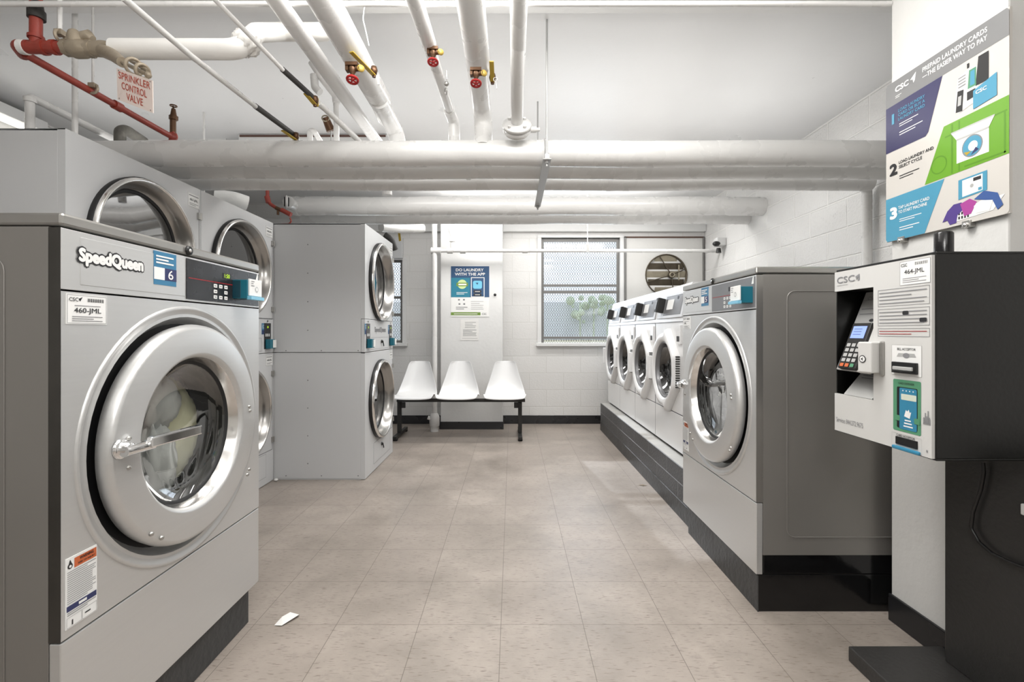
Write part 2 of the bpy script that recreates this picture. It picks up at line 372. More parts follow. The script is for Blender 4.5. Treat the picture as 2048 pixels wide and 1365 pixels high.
def window(n, W, bars, part_x=None):
    x0, x1, h0, h1 = W; r = thing('window_%d' % n, None, None, (x0, ZB, h0)); r['kind'] = 'structure'
    f = MB(); y0, y1 = ZB-.02, ZB+.12
    f.box((x0-.035, ZB-.022, h0), (x0+.012, y1, h1), WHITE); f.box((x1-.012, y0, h0), (x1+.035, y1, h1), WHITE)
    f.box((x0-.035, y0, h1), (x1+.035, y1, h1+.03), WHITE)
    f.build('window_frame', r, world=True, bevel=.003)
    MB().box((x0-.05, ZB-.05, h0-.035), (x1+.05, y1, h0+.004), WHITE).build('window_sill', r, world=True, bevel=.004)
    s = MB(); g = ZB+.03
    s.box((x0+.012, g, h0), (x0+.045, g+.03, h1), FRAMED); s.box((x1-.045, g, h0), (x1-.012, g+.03, h1), FRAMED)
    for hh, t in bars: s.box((x0+.04, g-.004, hh-t/2), (x1-.04, g+.034, hh+t/2), FRAMED)
    s.build('sash', r, world=True, bevel=.002)
    MB().box((x0+.03, g+.012, h0), (x1-.03, g+.016, h1), WPAN).build('pane', r, world=True)
    # expanded metal security screen outside the glass
    q = MB(); d = .030; hgt = .062; Y = ZB+.10; X0, X1 = x0+.005, x1-.005; t = .005
    i = 0
    rows = int((h1-h0)/hgt)+1; cols = int((X1-X0)/d)+1
    for a in range(rows):
        for c_ in range(cols+1):
            xa = X0+c_*d+(d/2 if a % 2 else 0); za = h0+a*hgt/2*2
            for dx in (-d/2, d/2):
                for (z_a, z_b) in ((za, za+hgt/2), (za+hgt, za+hgt/2)):
                    if z_b > h1 or z_a > h1: continue
                    xb = xa+dx
                    if not (X0 <= xa <= X1 and X0 <= xb <= X1): continue
                    q.add([(xa-t/2, Y, z_a), (xa+t/2, Y, z_a), (xb+t/2, Y, z_b), (xb-t/2, Y, z_b), (xa-t/2, Y+.004, z_a), (xa+t/2, Y+.004, z_a), (xb+t/2, Y+.004, z_b), (xb-t/2, Y+.004, z_b)],
                          [(0,1,2,3), (7,6,5,4), (0,3,7,4), (1,5,6,2)], MESHM)
    q.build('security_mesh', r, world=True)
    return r
def bh(py): return H0+(VY-py)*ZB/F
window(1, W1, [(bh(479), .05), (bh(571), .03), (bh(584), .035), (bh(676), .028), (bh(687), .01)])
window(2, W2, [(1.50, .03), (1.93, .03), (bh(630), .035), (.975, .03)])
# panel with the exhaust fan beside the right window
r = thing('fan_panel', 'white painted board filling the window bay, round fan hole and dark edges', 'panel', (1.8, ZB-.02, 1.0))
m = MB(); panel_hole(m, 1.345, XR-.02, .95, 2.20, 1.82, bh(551), .245, ZB-.022, WALLP)
m.box((1.345, ZB-.022, .945), (XR-.02, ZB-.002, .95), WALLP)
m.build('board', r, world=True)
m = MB(); m.box((1.325, ZB-.036, .95), (1.35, ZB-.002, 2.215), FRAMED).box((XR-.03, ZB-.036, .95), (XR-.012, ZB-.002, 2.215), FRAMED).box((1.325, ZB-.036, 2.20), (XR-.012, ZB-.002, 2.215), RUST)
m.build('edge_strip', r, world=True, bevel=.002)
r = thing('exhaust_fan', 'round dirty metal exhaust fan set in the white board beside the window', 'fan', (1.82, ZB-.01, bh(551)-.24))
cc = Vector((1.82, ZB-.022, bh(551)))
MB().lathe([(.248, 0), (.248, -.014), (.236, -.014), (.232, .012)], cc, (0,1,0), FANB, 40).build('housing', r, world=True)
m = MB()
for k in range(5):
    hh = cc.z-.19+k*.095; m.obox((cc.x, cc.y+.016, hh), (math.sqrt(max(.01, .232**2-(hh-cc.z)**2)), 0, 0), (0, .002, .0), (0, .014, -.046), GALV if k % 2 == 0 else FANB)  # slats alternate two tones to paint in the light and dark bands
m.build('shutter', r, world=True)
m = MB(); m.lathe([(.001, -.035), (.035, -.035), (.04, -.02), (.04, .005)], cc+Vector((.06,0,0)), (0,1,0), FANB, 24)
m.torus(cc+Vector((.06,-.036,0)), (0,1,0), .026, .006, GALV)
m.build('motor', r, world=True)
m = MB()
for a in (.3, 1.9, 3.5, 5.1):
    m.cyl(cc+Vector((.06,-.01,0)), cc+Vector((.225*math.cos(a), -.006, .225*math.sin(a))), .006, FANB, 8)
m.box((cc.x+.14, cc.y-.012, cc.z-.06), (cc.x+.155, cc.y-.004, cc.z+.12), GALV)
m.build('bracket', r, world=True)
# grey blind box and valve tag over the left window
meta(MB().box((-1.50, ZB-.07, 1.955), (-1.285, ZB-.002, 2.20), DRY).build('duct_box', bevel=.004), 'small grey sheet metal box on the back wall above the left window', 'box')

# outdoors
OG = mat('outdoor_gravel', (176, 168, 140), .9, bump=.5, bscale=20, var=.35, vscale=14)
OW = mat('outdoor_wall', (226, 230, 236), .9, var=.1, vscale=2)
HEDGE = mat('hedge_green', (206, 218, 190), .9, var=.4, vscale=9)
meta(MB().box((-9, ZB+.3, .6), (9, 16, .93), OG).build('outdoor_ground'), kind='structure')
m = MB(); rnd = random.Random(3)
for i in range(90): m.ball((1.2+rnd.random()*2.6, 9.6+rnd.random()*.3, 1.30+rnd.random()*.5), .03+rnd.random()*.07, HEDGE, n=8)
for i in range(9): m.cyl((1.4+i*.28, 9.8, .93), (1.4+i*.28, 9.78, 1.7), .02, HEDGE, 6)
meta(m.build('hedge'), 'pale green hedge outside behind the window mesh', 'hedge')
meta(MB().box((-9, 10, .93), (9, 10.2, 1.72), OW).build('garden_wall'), 'pale grey low wall outdoors seen blurred through the window mesh', 'wall')

# ================================================================ FRONT LOAD STEEL WASHERS
def steel_washer(name, label, loc, rz, rd0, tag, side_dark, load, sticker):
    t = thing(name, label, 'washing machine', loc, rz, 'large steel front load washers')
    W, H, D = .79, 1.195, .95; w = W/2; cz = .65
    m = MB()                                          # body: shell panels
    for sx in (-1, 1):
        a = sx*w; bb = sx*(w-.012)
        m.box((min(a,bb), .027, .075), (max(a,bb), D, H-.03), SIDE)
        # raised rib outline on the side
        x = sx*(w+.0008); y0, y1, z0, z1, rr = .12, D-.12, .145, H-.095, .03
        P = []
        for cy, cz_, a0 in ((y1-rr, z0+rr, -PI/2), (y1-rr, z1-rr, 0), (y0+rr, z1-rr, PI/2), (y0+rr, z0+rr, PI)):
            for i in range(5): q = a0+PI/2*i/4; P.append((x, cy+rr*math.cos(q), cz_+rr*math.sin(q)))
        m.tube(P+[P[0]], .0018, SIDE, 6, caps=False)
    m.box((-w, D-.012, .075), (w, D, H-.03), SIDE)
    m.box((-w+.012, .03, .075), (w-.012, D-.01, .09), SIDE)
    m.build('cabinet', t, bevel=.002)
    m = MB().box((-w+.004, .03, 0), (w-.004, D-.02, .075), PLB); m.build('base_frame', t, bevel=.003)
    # steel front
    m = MB()
    panel_hole(m, -w, w, .281, 1.028, 0, cz, .335, 0, STEEL)
    m.lathe([(.366, 0), (.364, -.0045), (.357, -.005), (.352, -.0005), (.335, .0005)], (0,0,cz), (0,1,0), STEEL, 72)
    m.box((-w, .0005, .281), (-w+.006, .025, 1.028), STEEL); m.box((w-.006, .0005, .281), (w, .025, 1.028), STEEL)
    m.box((-w, .003, 1.022), (w, .025, 1.028), DKS); m.box((-w, .003, .281), (w, .025, .287), DKS)
    m.build('front_panel', t)
    m = MB().lathe([(.335, .0005), (.322, .022), (.315, .03)], (0,0,cz), (0,1,0), STEEL, 72).lathe([(.315, .03), (.25, .032), (.225, .05), (.21, .08), (.205, .12)], (0,0,cz), (0,1,0), RUBBER, 72)
    m.build('door_gasket', t)
    MB().box((-w, 0, 0), (w, .026, .277), STEEL).build('lower_panel', t, bevel=.003)
    MB().box((-w, 0, 1.032), (w, .026, 1.163), STEEL).box((-w+.045, -.001, 1.045), (-.012, .001, 1.151), STEEL).build('control_fascia', t, bevel=.002)
    m = MB().box((-w-.001, -.002, 1.167), (w+.001, D, H), TOPS); m.build('top_cap', t, bevel=.006)
    # corner strips along both sides; left washer's dark reflection is painted in
    for sx in (-1, 1): MB().box((sx*w, .0008, .28), (sx*(w+.0012), .026, 1.163), DKS if side_dark else TOPS).build('corner_strip', t)
    m = MB().lathe([(.0001, -.006), (.012, -.006), (.014, -.002), (.014, .002)], (0, -.002, 1.181), (0,1,0), BLACK, 20).lathe([(.0001, -.008), (.005, -.008), (.005, -.004)], (0, -.002, 1.181), (0,1,0), STEELH, 12)
    m.build('lock', t)
    # door
    m = MB()
    m.lathe([(.292, .012), (.309, .004), (.313, -.012), (.311, -.024), (.306, -.032), (.300, -.0345), (.298, -.035), (.230, -.037), (.228, -.0368), (.222, -.034), (.216, -.024)], (0,0,cz), (0,1,0), STEEL, 80)
    door = m.build('door', t)
    m = MB().lathe([(.216, -.024), (.215, -.022), (.208, -.004), (.205, .004)], (0,0,cz), (0,1,0), STEELH, 72).lathe([(.206, .003), (.199, .004), (.193, .016), (.193, .05)], (0,0,cz), (0,1,0), RUBBER, 64)
    m.build('bezel', door)
    m = MB().lathe([(.200, .006), (.19, .016), (.16, .030), (.11, .038), (.0001, .042)], (0,0,cz), (0,1,0), WGL, 56); m.build('door_glass', door)
    for (x, z) in ((-.262, .035), (-.262, -.035), (-.19, -.225), (-.155, -.25), (.262, .03), (.266, .015), (.262, -.19), (.25, -.205)):
        MB().lathe([(.0001, -.0415), (.0045, -.041), (.006, -.036)], (x, 0, cz+z), (0,1,0), TOPS, 10).build('screw', door)
    hx = -.285
    m = MB().lathe([(.024, -.036), (.024, -.042), (.016, -.044), (.016, -.062), (.0001, -.064)], (hx, 0, cz+.015), (0,1,0), CHROME, 24)
    m.tube([(hx-.015, -.056, cz+.012), (hx+.045, -.060, cz+.012), (hx+.06, -.07, cz+.014)], .013, CHROME, 12)
    m.obox((hx+.105, -.092, cz+.024), (.062, -.022, .004), (.003, .009, 0), (0, 0, .013), CHROME)
    m.build('door_handle', door, bevel=.004)
    # drum
    m = MB().lathe([(.23, .11), (.27, .125), (.275, .15), (.275, .5), (.25, .53), (.0001, .53)], (0,0,cz), (0,1,0), DRUM, 56)
    for k in range(3):
        a = PI/2+k*2*PI/3+.4; c_, s_ = math.cos(a), math.sin(a)
        m.obox((.245*c_, .31, cz+.245*s_), (.03*c_, 0, .03*s_), (0, .17, 0), (-.014*s_, 0, .014*c_), DRUM)
    m.build('drum', t, bevel=.004)
    # controls
    m = MB().box((-.008, -.0025, 1.038), (w-.006, 0, 1.158), PANEL if side_dark else PANELG)
    P = Plane(m, (0, -.0025, 0), (1,0,0), (0,0,1))
    P.rect(.165, 1.118, .215, 1.137, BLACK); 
    P.text('1:50' if side_dark else '0:12', .175, 1.121, .028, .013, LED if side_dark else INK, .0012)
    for i in range(3):
        for j in range(3):
            if (i, j) != (1, 1): P.rrect(.118+i*.028, 1.048+j*.018, .136+i*.028, 1.059+j*.018, .002, LABW)
            if (i, j) != (1, 1): P.rect(.122+i*.028, 1.0525+j*.018, .132+i*.028, 1.0545+j*.018, INK, .0010)
    P.rect(0, 1.1, .25, 1.1025, REDL)
    P.poly([(w-.03, 1.13), (w-.012, 1.13), (w-.012, 1.157), (w-.018, 1.157)], LABW)
    m.build('control_panel', t, bevel=.001)
    x0, x1 = rd0, rd0+.08
    rd = thing('card_reader', None, None); del rd
    m = MB().box((x0, -.052, 1.056), (x1-.002, -.002, 1.120), TEAL); m.box((x0-.001, -.03, 1.058), (x0+.001, -.002, 1.118), TEALD)
    rdr = m.build('card_reader', t, bevel=.005)
    m = MB().box((x0+.006, -.058, 1.066), (x1+.004, -.052, 1.124), LABW).box((x0+.002, -.066, 1.052), (x1+.006, -.05, 1.064), LBLUE)
    P = Plane(m, (0, -.058, 0), (1,0,0), (0,0,1)); P.disc(x0+.05, 1.09, .010, KG); P.disc(x0+.05, 1.09, .006, LABW, .0009); P.lines(x0+.014, 1.098, x0+.034, 1.12, 3, INKG)
    m.build('reader_face', rdr, bevel=.001)
    # badge
    m = MB(); P = Plane(m, (0, -.0012, 0), (1,0,0), (0,0,1))
    P.text('SpeedQueen', -.354, 1.090, .180, .036, INK, .0006, bold=.12); P.text('SpeedQueen', -.354, 1.090, .180, .036, LABW, .0014, bold=.045)
    bd = m.build('badge', t)
    m = MB().box((-.135, -.0018, 1.069), (-.05, 0, 1.163-.004), BLUE); P = Plane(m, (0, -.0018, 0), (1,0,0), (0,0,1))
    P.rect(-.135, 1.083, -.096, 1.116, LABW); P.rect(-.096, 1.083, -.05, 1.116, NAVY)
    P.text(sticker, -.083, 1.087, .019, .025, LABW, .0012, bold=.01); P.lines(-.128, 1.124, -.062, 1.150, 3, LABW, th=.5)
    m.build('number_sticker', t)
    m = MB().box((-.385, -.0015, .958), (-.282, 0, 1.024), LABW); P = Plane(m, (0, -.0015, 0), (1,0,0), (0,0,1))
    P.frame(-.383, .960, -.284, 1.022, .0008, INKG)
    P.text('CSC', -.379, 1.008, .022, .008, INK, .0011, bold=.01); P.poly([(-.352,1.008),(-.346,1.018),(-.356,1.014)], INK); 
    for i in range(22): P.rect(-.334+i*.002, 1.008, -.334+i*.002+(.0012 if i % 3 else .0006), 1.016, INK)
    P.lines(-.366, .997, -.300, 1.001, 1, INKG); P.text(tag, -.367, .980, .068 if len(tag) > 4 else .03, .014, INK, .0011, bold=.008)
    P.lines(-.372, .963, -.295, .977, 3, INKG)
    m.build('asset_label', t)
    m = MB().box((-.386, -.0015, .30), (-.309, 0, .452), LABW); P = Plane(m, (0, -.0015, 0), (1,0,0), (0,0,1))
    P.rect(-.366, .426, -.311, .447, ORANGE); P.text('WARNING', -.353, .438, .034, .0065, INK, .0011, bold=.015); P.text('RISK OF INJURY', -.357, .429, .042, .005, INK, .0011, bold=.01)
    P.disc(-.376, .434, .006, INK); P.poly([(-.381,.436),(-.371,.436),(-.376,.448)], INK, .0007); P.disc(-.376, .4335, .003, LABW, .001)
    P.lines(-.383, .352, -.313, .424, 16, INKG, th=.3); P.rect(-.384, .337, -.311, .349, NAVY); P.rect(-.356, .340, -.336, .346, LABW, .0010)
    P.lines(-.383, .327, -.313, .336, 2, INKG); P.frame(-.384, .302, -.348, .324, .0006, INKG); P.frame(-.347, .302, -.311, .324, .0006, INKG)
    P.rect(-.372, .305, -.369, .316, INK); P.rect(-.340, .311, -.326, .314, INK)
    m.build('warning_label', t)
    return t
PLH = .145
wl = steel_washer('washing_machine', 'large stainless steel front load washer full of clothes, left foreground, numbered 6', (-.957, 1.406, PLH), PI/2, .222, '460-JML', True, None, '6')
wr = steel_washer('washing_machine', 'large stainless steel front load washer beside the payment kiosk, suds behind its door glass', (.946, 2.242, PLH), -PI/2, .297, 'JML', False, None, '5')
meta(MB().box((-1.90, 1.03, 0), (-.985, 1.783, PLH-.001), PLG).build('machine_plinth', bevel=.003), 'dark grey painted plinth under the left foreground steel washer', 'plinth')
m = MB().box((.956, 1.85, 0), (1.90, 2.575, PLH-.001), PLB).box((.952, 1.846, 0), (.956, 2.575, PLH-.004), PLG)
meta(m.build('machine_plinth', bevel=.002), 'glossy black plinth under the steel washer near the kiosk', 'plinth')

def cloth(c, R, m, seed, sq=(1,1,1), amp=.25):
    rnd = random.Random(seed); n = 40; vs = []; fs = []; ph = [(rnd.random()*6.28, rnd.uniform(2, 7), rnd.uniform(2, 7)) for _ in range(6)]
    for i in range(n//2+1):
        a = PI*i/(n//2)
        for j in range(n):
            th = 2*PI*j/n; k = 1
            for p, fa, ft in ph: k += amp/3*abs(math.sin(p+fa*a+round(ft)*th+math.sin(3*a+p)))-.05
            vs.append((c[0]+R*sq[0]*k*math.sin(a)*math.cos(th), c[1]+R*sq[1]*k*math.sin(a)*math.sin(th), c[2]+R*sq[2]*k*math.cos(a)))
    for i in range(n//2):
        for j in range(n): fs.append((i*n+j, (i+1)*n+j, (i+1)*n+(j+1)%n, i*n+(j+1)%n))
    q = MB(); q.add(vs, fs, m, True); return q
q = cloth((-1.115, 1.515, .76), .168, CLOTHY, 4, (.5, .9, 1.1), .16)
q2 = cloth((-1.065, 1.40, .70), .09, CLOTHG, 9, (.6, .75, 1.2), .3)
q3 = cloth((-1.07, 1.43, .87), .075, CLOTHG, 5, (.6, 1, 1), .3); 
for z in (q2, q3): q.add(z.v, z.f, CLOTHG, True)
meta(q.build('laundry'), 'pale yellow and grey clothes inside the left foreground washer', 'laundry', kind='stuff')
q = cloth((1.13, 2.36, .73), .14, CLOTHD, 12, (.8, 1.0, 1.05), .4)
meta(q.build('laundry'), 'dark wet clothes with suds inside the steel washer near the kiosk', 'laundry', kind='stuff')

rnd = random.Random(8); q = MB()
for i in range(170):
    a_ = rnd.random()*2*PI; r_ = .165*math.sqrt(rnd.random()); q.ball((1.012+.10*(r_/.165)**2*.4, 2.33+r_*math.cos(a_)*.8, .76+r_*math.sin(a_)), .0025+.006*rnd.random()**2, SEATM, n=6)
meta(q.build('suds'), 'white soap suds clinging inside the door glass of the washer by the kiosk', 'suds', kind='stuff')
# ================================================================ STACKED DRYERS
def dryer(label, loc, W, tag):
    t = thing('stacked_dryer', label, 'dryer', loc, PI/2, 'white stacked tumble dryers')
    w = W/2-.001; H = 1.885; D = 1.05; cs = (.545, 1.492); R = .2725
    m = MB()
    for sx in (-1, 1):
        for (z0, z1) in ((.004, .934), (.938, H)):
            m.box((sx*w, .03, z0), (sx*(w-.01), D, z1), DRY)
    m.box((-w, D-.01, 0), (w, D, H), DRY).box((-w, .03, H-.01), (w, D, H), DRY).box((-w, .03, 0), (w, D, .01), DRY)
    m.build('cabinet', t, bevel=.002)
    for sx in (-1, 1)[:1 if loc[0] > -1.5 else 0]:     # screws along the side face that shows
        for (y, z) in [(.42, .12+k*.204) for k in range(4)]+[(.42, 1.10+k*.21) for k in range(4)]+[(.05,.03),(.32,.03),(.58,.03),(.05,.95),(.32,.95),(.58,.95)]:
            MB().lathe([(.0001, .003), (.004, .002), (.005, 0)], (sx*w, y, z), (sx,0,0), INKG, 8).build('screw', t)
    m = MB()
    for i, (z0, z1) in enumerate(((.004, .934), (1.185, H))):
        panel_hole(m, -w, w, z0, z1, 0, cs[i], R, 0, DRY)
        for sx in (-1, 1): m.box((sx*w, .0003, z0), (sx*(w-.004), .03, z1), DRY)
        m.box((-w, .0003, z1-.004), (w, .03, z1), DRY)
    m.build('front_panel', t)
    m = MB().box((-w, -.001, .938), (w, .028, 1.182), DRY); m.build('control_band', t, bevel=.002)
    for i in (0, 1):
        z = cs[i]
        # door leaf with a hinged right edge
        m = MB(); P = []
        x0, x1, z0, z1 = .15, w-.012, z-.27, z+.27
        panel_hole(m, -.10, w-.014, z-.285, z+.285, 0, z, .316, -.006, DRY) if False else None
        m.lathe([(.318, .0), (.320, -.022), (.316, -.026)], (0,0,z), (0,1,0), BLACK, 64)
        m.lathe([(.316, -.026), (.314, -.036), (.308, -.042), (.302, -.042), (.297, -.036), (.296, -.034)], (0,0,z), (0,1,0), STEELH, 64)
        door = m.build('door', t)
        MB().lathe([(.297, -.036), (.295, -.034), (.272, .0), (.264, .045), (.255, .045)], (0,0,z), (0,1,0), mat('rim_steel', (165, 163, 160), .24, .95, var=.1, vscale=6), 64).build('door_rim', door)
        MB().lathe([(.264, .036), (.20, .034), (.0001, .030)], (0,0,z), (0,1,0), DGL, 48).lathe([(.264,.034),(.248,.030),(.248,.038)], (0,0,z), (0,1,0), RUBBER, 48).build('door_glass', door)
        for dz in (-.24, .24):
            m = MB().box((w-.03, -.012, z+dz-.018), (w-.008, .0, z+dz+.018), TOPS); m.cyl((w-.008, -.010, z+dz-.02), (w-.008, -.010, z+dz+.02), .005, TOPS, 8)
            m.build('hinge', door, bevel=.001)
        # leaf seam lines
        m = MB().box((.06, -.0015, z-.315), (w-.012, .0005, z-.311), INKG).box((w-.014, -.0015, z-.31), (w-.011, .0005, z+.30), INKG)
        m.build('door_seam', door)
        MB().lathe([(.26, .1), (.34, .11), (.35, .14), (.35, .75), (.0001, .76)], (0,0,z), (0,1,0), DRUM, 48).build('drum', t)
    for i, X in enumerate((-w+.07, w-.085)):
        m = MB().box((X-.045, -.004, .965), (X+.045, 0, 1.150), PANEL); P = Plane(m, (0,-.004,0), (1,0,0), (0,0,1))
        P.text('28', X-.01, 1.115, .02, .014, LED, .001); 
        for k in range(3): P.rect(X-.03+k*.022, 1.055, X-.018+k*.022, 1.075, LABW)
        P.disc(X, 1.165, .007, INK, .0002) 
        m.build('display', t, bevel=.001)
        m = MB().box((X-.032, -.04, .968), (X+.036, -.004, 1.035), TEAL).box((X-.03+.03, -.045, .974), (X+.044, -.04, 1.03), LABW)
        m.build('card_reader', t, bevel=.004)
        m = MB().box((X-.078, -.003, 1.07), (X-.048, 0, 1.148), BLUE); P = Plane(m, (0,-.003,0), (1,0,0), (0,0,1)); P.rect(X-.076, 1.072, X-.05, 1.10, NAVY); P.lines(X-.074, 1.11, X-.052, 1.14, 3, LABW)
        m.build('number_sticker', t)
    m = MB(); P = Plane(m, (0,-.002,0), (1,0,0), (0,0,1)); P.text('SpeedQueen', -.16, 1.075, .32, .052, INKG, .0006, bold=.02); P.frame(-.27, .952, .24, 1.045, .002, INKG, .0005)
    m.build('badge', t)
    # lint doors
    for z in (.952, .055):
        m = MB(); 
        if z < .5:
            m.box((-.19, -.002, z), (.30, .0, z+.165), DRY)
            P = Plane(m, (0,-.002,0), (1,0,0), (0,0,1)); P.frame(-.19, z, .30, z+.165, .002, INKG, .0004)
            zz = z+.11
        else: zz = 1.01
        m.lathe([(.0001, -.012), (.012, -.012), (.014, -.002)], (.03, 0, zz), (0,1,0), BLACK, 14); m.obox((.045, -.014, zz-.018), (.014, 0, -.020), (0, .003, 0), (.004, 0, .003), BLACK)
        m.build('lint_door', t)
    for z, tg in ((H-.115, tag), (.845, tag)):
        m = MB().box((w-.105, -.0015, z), (w-.012, 0, z+.075), LABW); P = Plane(m, (0,-.0015,0), (1,0,0), (0,0,1)); P.frame(w-.103, z+.002, w-.014, z+.073, .001, INKG)
        P.text(tg, w-.092, z+.03, .066, .016, INK, .001, bold=.005); P.lines(w-.098, z+.055, w-.02, z+.07, 1, INKG); P.lines(w-.095, z+.008, w-.022, z+.024, 2, INKG)
        m.build('asset_label', t)
    return t
dryer('white stacked dryer nearest the camera, rising behind the big left washer', (-1.75, 2.272, 0), .812, '467-JML')
dryer('white stacked dryer between the nearest dryer and the jutting dryer tower', (-1.75, 3.086, 0), .812, '468-JML')
dryer('white stacked dryer tower jutting into the aisle, its plain side panel in view', (-1.08, 3.905, 0), .812, '469-JML')

# ================================================================ SMALL WHITE WASHERS ON THE BLOCK PLINTH
PX = .985
m = MB().box((PX, 2.665, 0), (XR-.09, 5.30, .298), BLKD).box((PX-.004, 2.6, .0), (PX+.01, 5.3, .10), PLG)
m.box((PX+.004, 2.665, .298), (XR-.09, 5.296, .30), mat('worn_concrete', (168, 166, 162), .7, var=.2, bump=.4))
meta(m.build('block_plinth', bevel=.004), 'long dark painted block plinth under the four small white washers', 'plinth')

def small_washer():
    t = thing('washing_machine', 'x', 'washing machine', (0,0,0), -PI/2, 'small white washers on the block plinth')
    W, D = .576, .74; w = W/2; cz = .53; R = .255
    m = MB(); pr = [(0, .02), (0, .852), (.004, .858), (.05, 1.085), (.06, 1.10), (D, 1.10), (D, .02)]
    # open front where the door hole is: sides as prisms, skin strips elsewhere
    n = len(pr)
    for sx in (-1, 1):
        vs = [(sx*w, y, z) for y, z in pr]; m.add(vs, [tuple(range(n)) if sx < 0 else tuple(range(n-1,-1,-1))], ENAM)
    for i in range(1, n-1):
        (ya, za), (yb, zb) = pr[i], pr[i+1]; m.add([(-w,ya,za),(w,ya,za),(w,yb,zb),(-w,yb,zb)], [(0,1,2,3)], ENAM)
    m.box((-w+.01, .03, 0), (w-.01, D-.02, .02), RUBBER)
    panel_hole(m, -w, w, .262, .85, 0, cz, .19, 0, ENAM)
    m.build('cabinet', t, bevel=0)
    MB().box((-w+.002, -.003, .02), (w-.002, .0, .258), ENAM).build('lower_panel', t, bevel=.002)
    m = MB().box((-w, -.0035, .850), (w, .004, .856), INKG).box((w-.003, -.002, .02), (w+.0005, .004, .85), INKG); m.build('seam', t)
    # slanted control panel
    U = Vector((1,0,0)); V = Vector((0,.05,.232)).normalized(); O = Vector((0,.0,.852))
    m = MB(); N = U.cross(V); m.obox(O+V*.115+N*.003, U*(w-.03), V*.085, N*.004, mat('pale_fascia', (196, 197, 199), .3))
    P = Plane(m, O+N*.007, U, V); P.rrect(-.12, .05, .22, .185, .01, PANELG); P.rect(-.08, .09, .05, .16, LABW, .001); P.lines(-.07, .10, .04, .15, 4, INKG); P.disc(.12, .165, .012, BLACK, .003); P.rect(.16,.07,.205,.175,INKG,.001); P.frame(-.12,.05,.22,.185,.002,INK,.001)
    m.build('control_panel', t, bevel=.002)
    m = MB().obox(O+V*.12+N*.035-U*.155, U*.026, V*.052, N*.028, BLKM); P = Plane(m, O+N*.0655, U, V); P.rect(-.174,.085,-.136,.15,PANELG)
    m.build('card_reader', t, bevel=.006)
    # dispenser cup
    MB().box((w-.10, -.012, .71), (w-.02, 0, .83), ENAM).box((w-.09, -.0125, .725), (w-.04, -.011, .76), INK).build('detergent_cup', t, bevel=.008, seg=3)
    # door
    n = 72; outer = []; face = []; inn = []
    for i in range(n):
        a = 2*PI*i/n; c_, s_ = math.cos(a), math.sin(a)
        k = R
        if c_ > 0: k = min(.285, .232/max(c_, .3), .33/(c_+abs(s_))) if c_ > .15 else R
        k = max(k, R*.9)
        outer.append((k*c_, s_*k, k))
    m = MB(); rings = []
    for sc, y in ((1.0, 0), (1.0, -.022), (.965, -.042), (.88, -.048)):
        rings.append([(x*sc, y, cz+z*sc) for x, z, k in outer])
    for rr, y in ((.205, -.046), (.192, -.036), (.182, .0), (.176, .03)):
        rings.append([(rr*math.cos(2*PI*i/n), y, cz+rr*math.sin(2*PI*i/n)) for i in range(n)])
    vs = [p for r_ in rings for p in r_]
    m.add(vs, [(a*n+j, (a+1)*n+j, (a+1)*n+(j+1)%n, a*n+(j+1)%n) for a in range(len(rings)-1) for j in range(n)], ENAM, True)
    d = m.build('door', t)
    MB().lathe([(.19, -.030), (.186, -.034), (.180, -.028), (.178, .0)], (0,0,cz), (0,1,0), PANELG, 56).build('door_trim', d)
    MB().lathe([(.178, -.004), (.165, .03), (.12, .055), (.0001, .065)], (0,0,cz), (0,1,0), glass('small_glass', (70,70,73), .03, .10), 48).build('door_glass', d)
    MB().obox((-.232, -.056, cz), (.014, .004, 0), (0, .009, 0), (0, 0, .085), ENAM).build('door_handle', d, bevel=.004)
    m = MB()
    for k in range(14): m.box((.226, -.03, cz-.10+k*.015), (.236, -.004, cz-.093+k*.015), BLKM)
    m.build('hinge', d)
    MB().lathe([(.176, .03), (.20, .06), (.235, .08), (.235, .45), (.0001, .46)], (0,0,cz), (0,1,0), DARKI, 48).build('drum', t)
    return t
def copy_tree(o, parent=None):
    c_ = o.copy(); COL.objects.link(c_); c_.parent = parent
    for ch in list(o.children): copy_tree(ch, c_)
    return c_
SWL = ['small white front load washer on the plinth, next to the big steel washer',
       'small white front load washer on the plinth, second from the big steel washer',
       'small white front load washer on the plinth, third from the big steel washer',
       'small white front load washer on the plinth, farthest one by the window']
sw = small_washer()
for i in range(4):
    o = sw if i == 0 else copy_tree(sw)
    o.location = (1.07, 2.972+.29+.58*i, .30); o['label'] = SWL[i]

# ================================================================ KIOSK
KC, KZ, KX, KW_, KH = 1.3855, .76, 1.065, .1855, .529
k = thing('payment_kiosk', 'black box payment kiosk with a white front, card terminal and green dispenser', 'kiosk', (KX, KC, KZ), -PI/2)
def ku(px, py):
    z, h = onx(px, py, KX); return KC-z, h-KZ
m = MB()                                               # black case with open recess
RX0, RX1, RZ0, RZ1, RD = -KW_+.003, -.0135, .125, .458, .16
D = .362
m.box((-KW_, .004, 0), (KW_, D, .006), KIOSK).box((-KW_, .004, KH-.006), (KW_, D, KH), KIOSK)
m.box((KW_-.006, .004, .006), (KW_, D, KH-.006), KIOSK).box((-KW_, .004, .006), (-KW_+.003, D, KH-.006), KIOSK)
m.box((-KW_+.003, D-.006, .006), (KW_-.006, D, KH-.006), KIOSK)
m.box((RX0, RD, RZ0), (RX1, RD+.004, RZ1), BLACK).box((RX1, .004, RZ0), (RX1+.003, RD, RZ1), BLACK).box((RX0, .004, RZ1), (RX1, RD, RZ1+.003), BLACK)
m.build('case', k, bevel=.002)
m = MB()
def plate(u0, v0, u1, v1, fm=KW): m.box((u0, -.004, v0), (u1, .004, v1), fm)
e = .0045
plate(-KW_+e, e, KW_-e, RZ0); plate(-KW_+e, RZ1, KW_-e, KH-.008); plate(RX1, RZ0, KW_-e, RZ1)
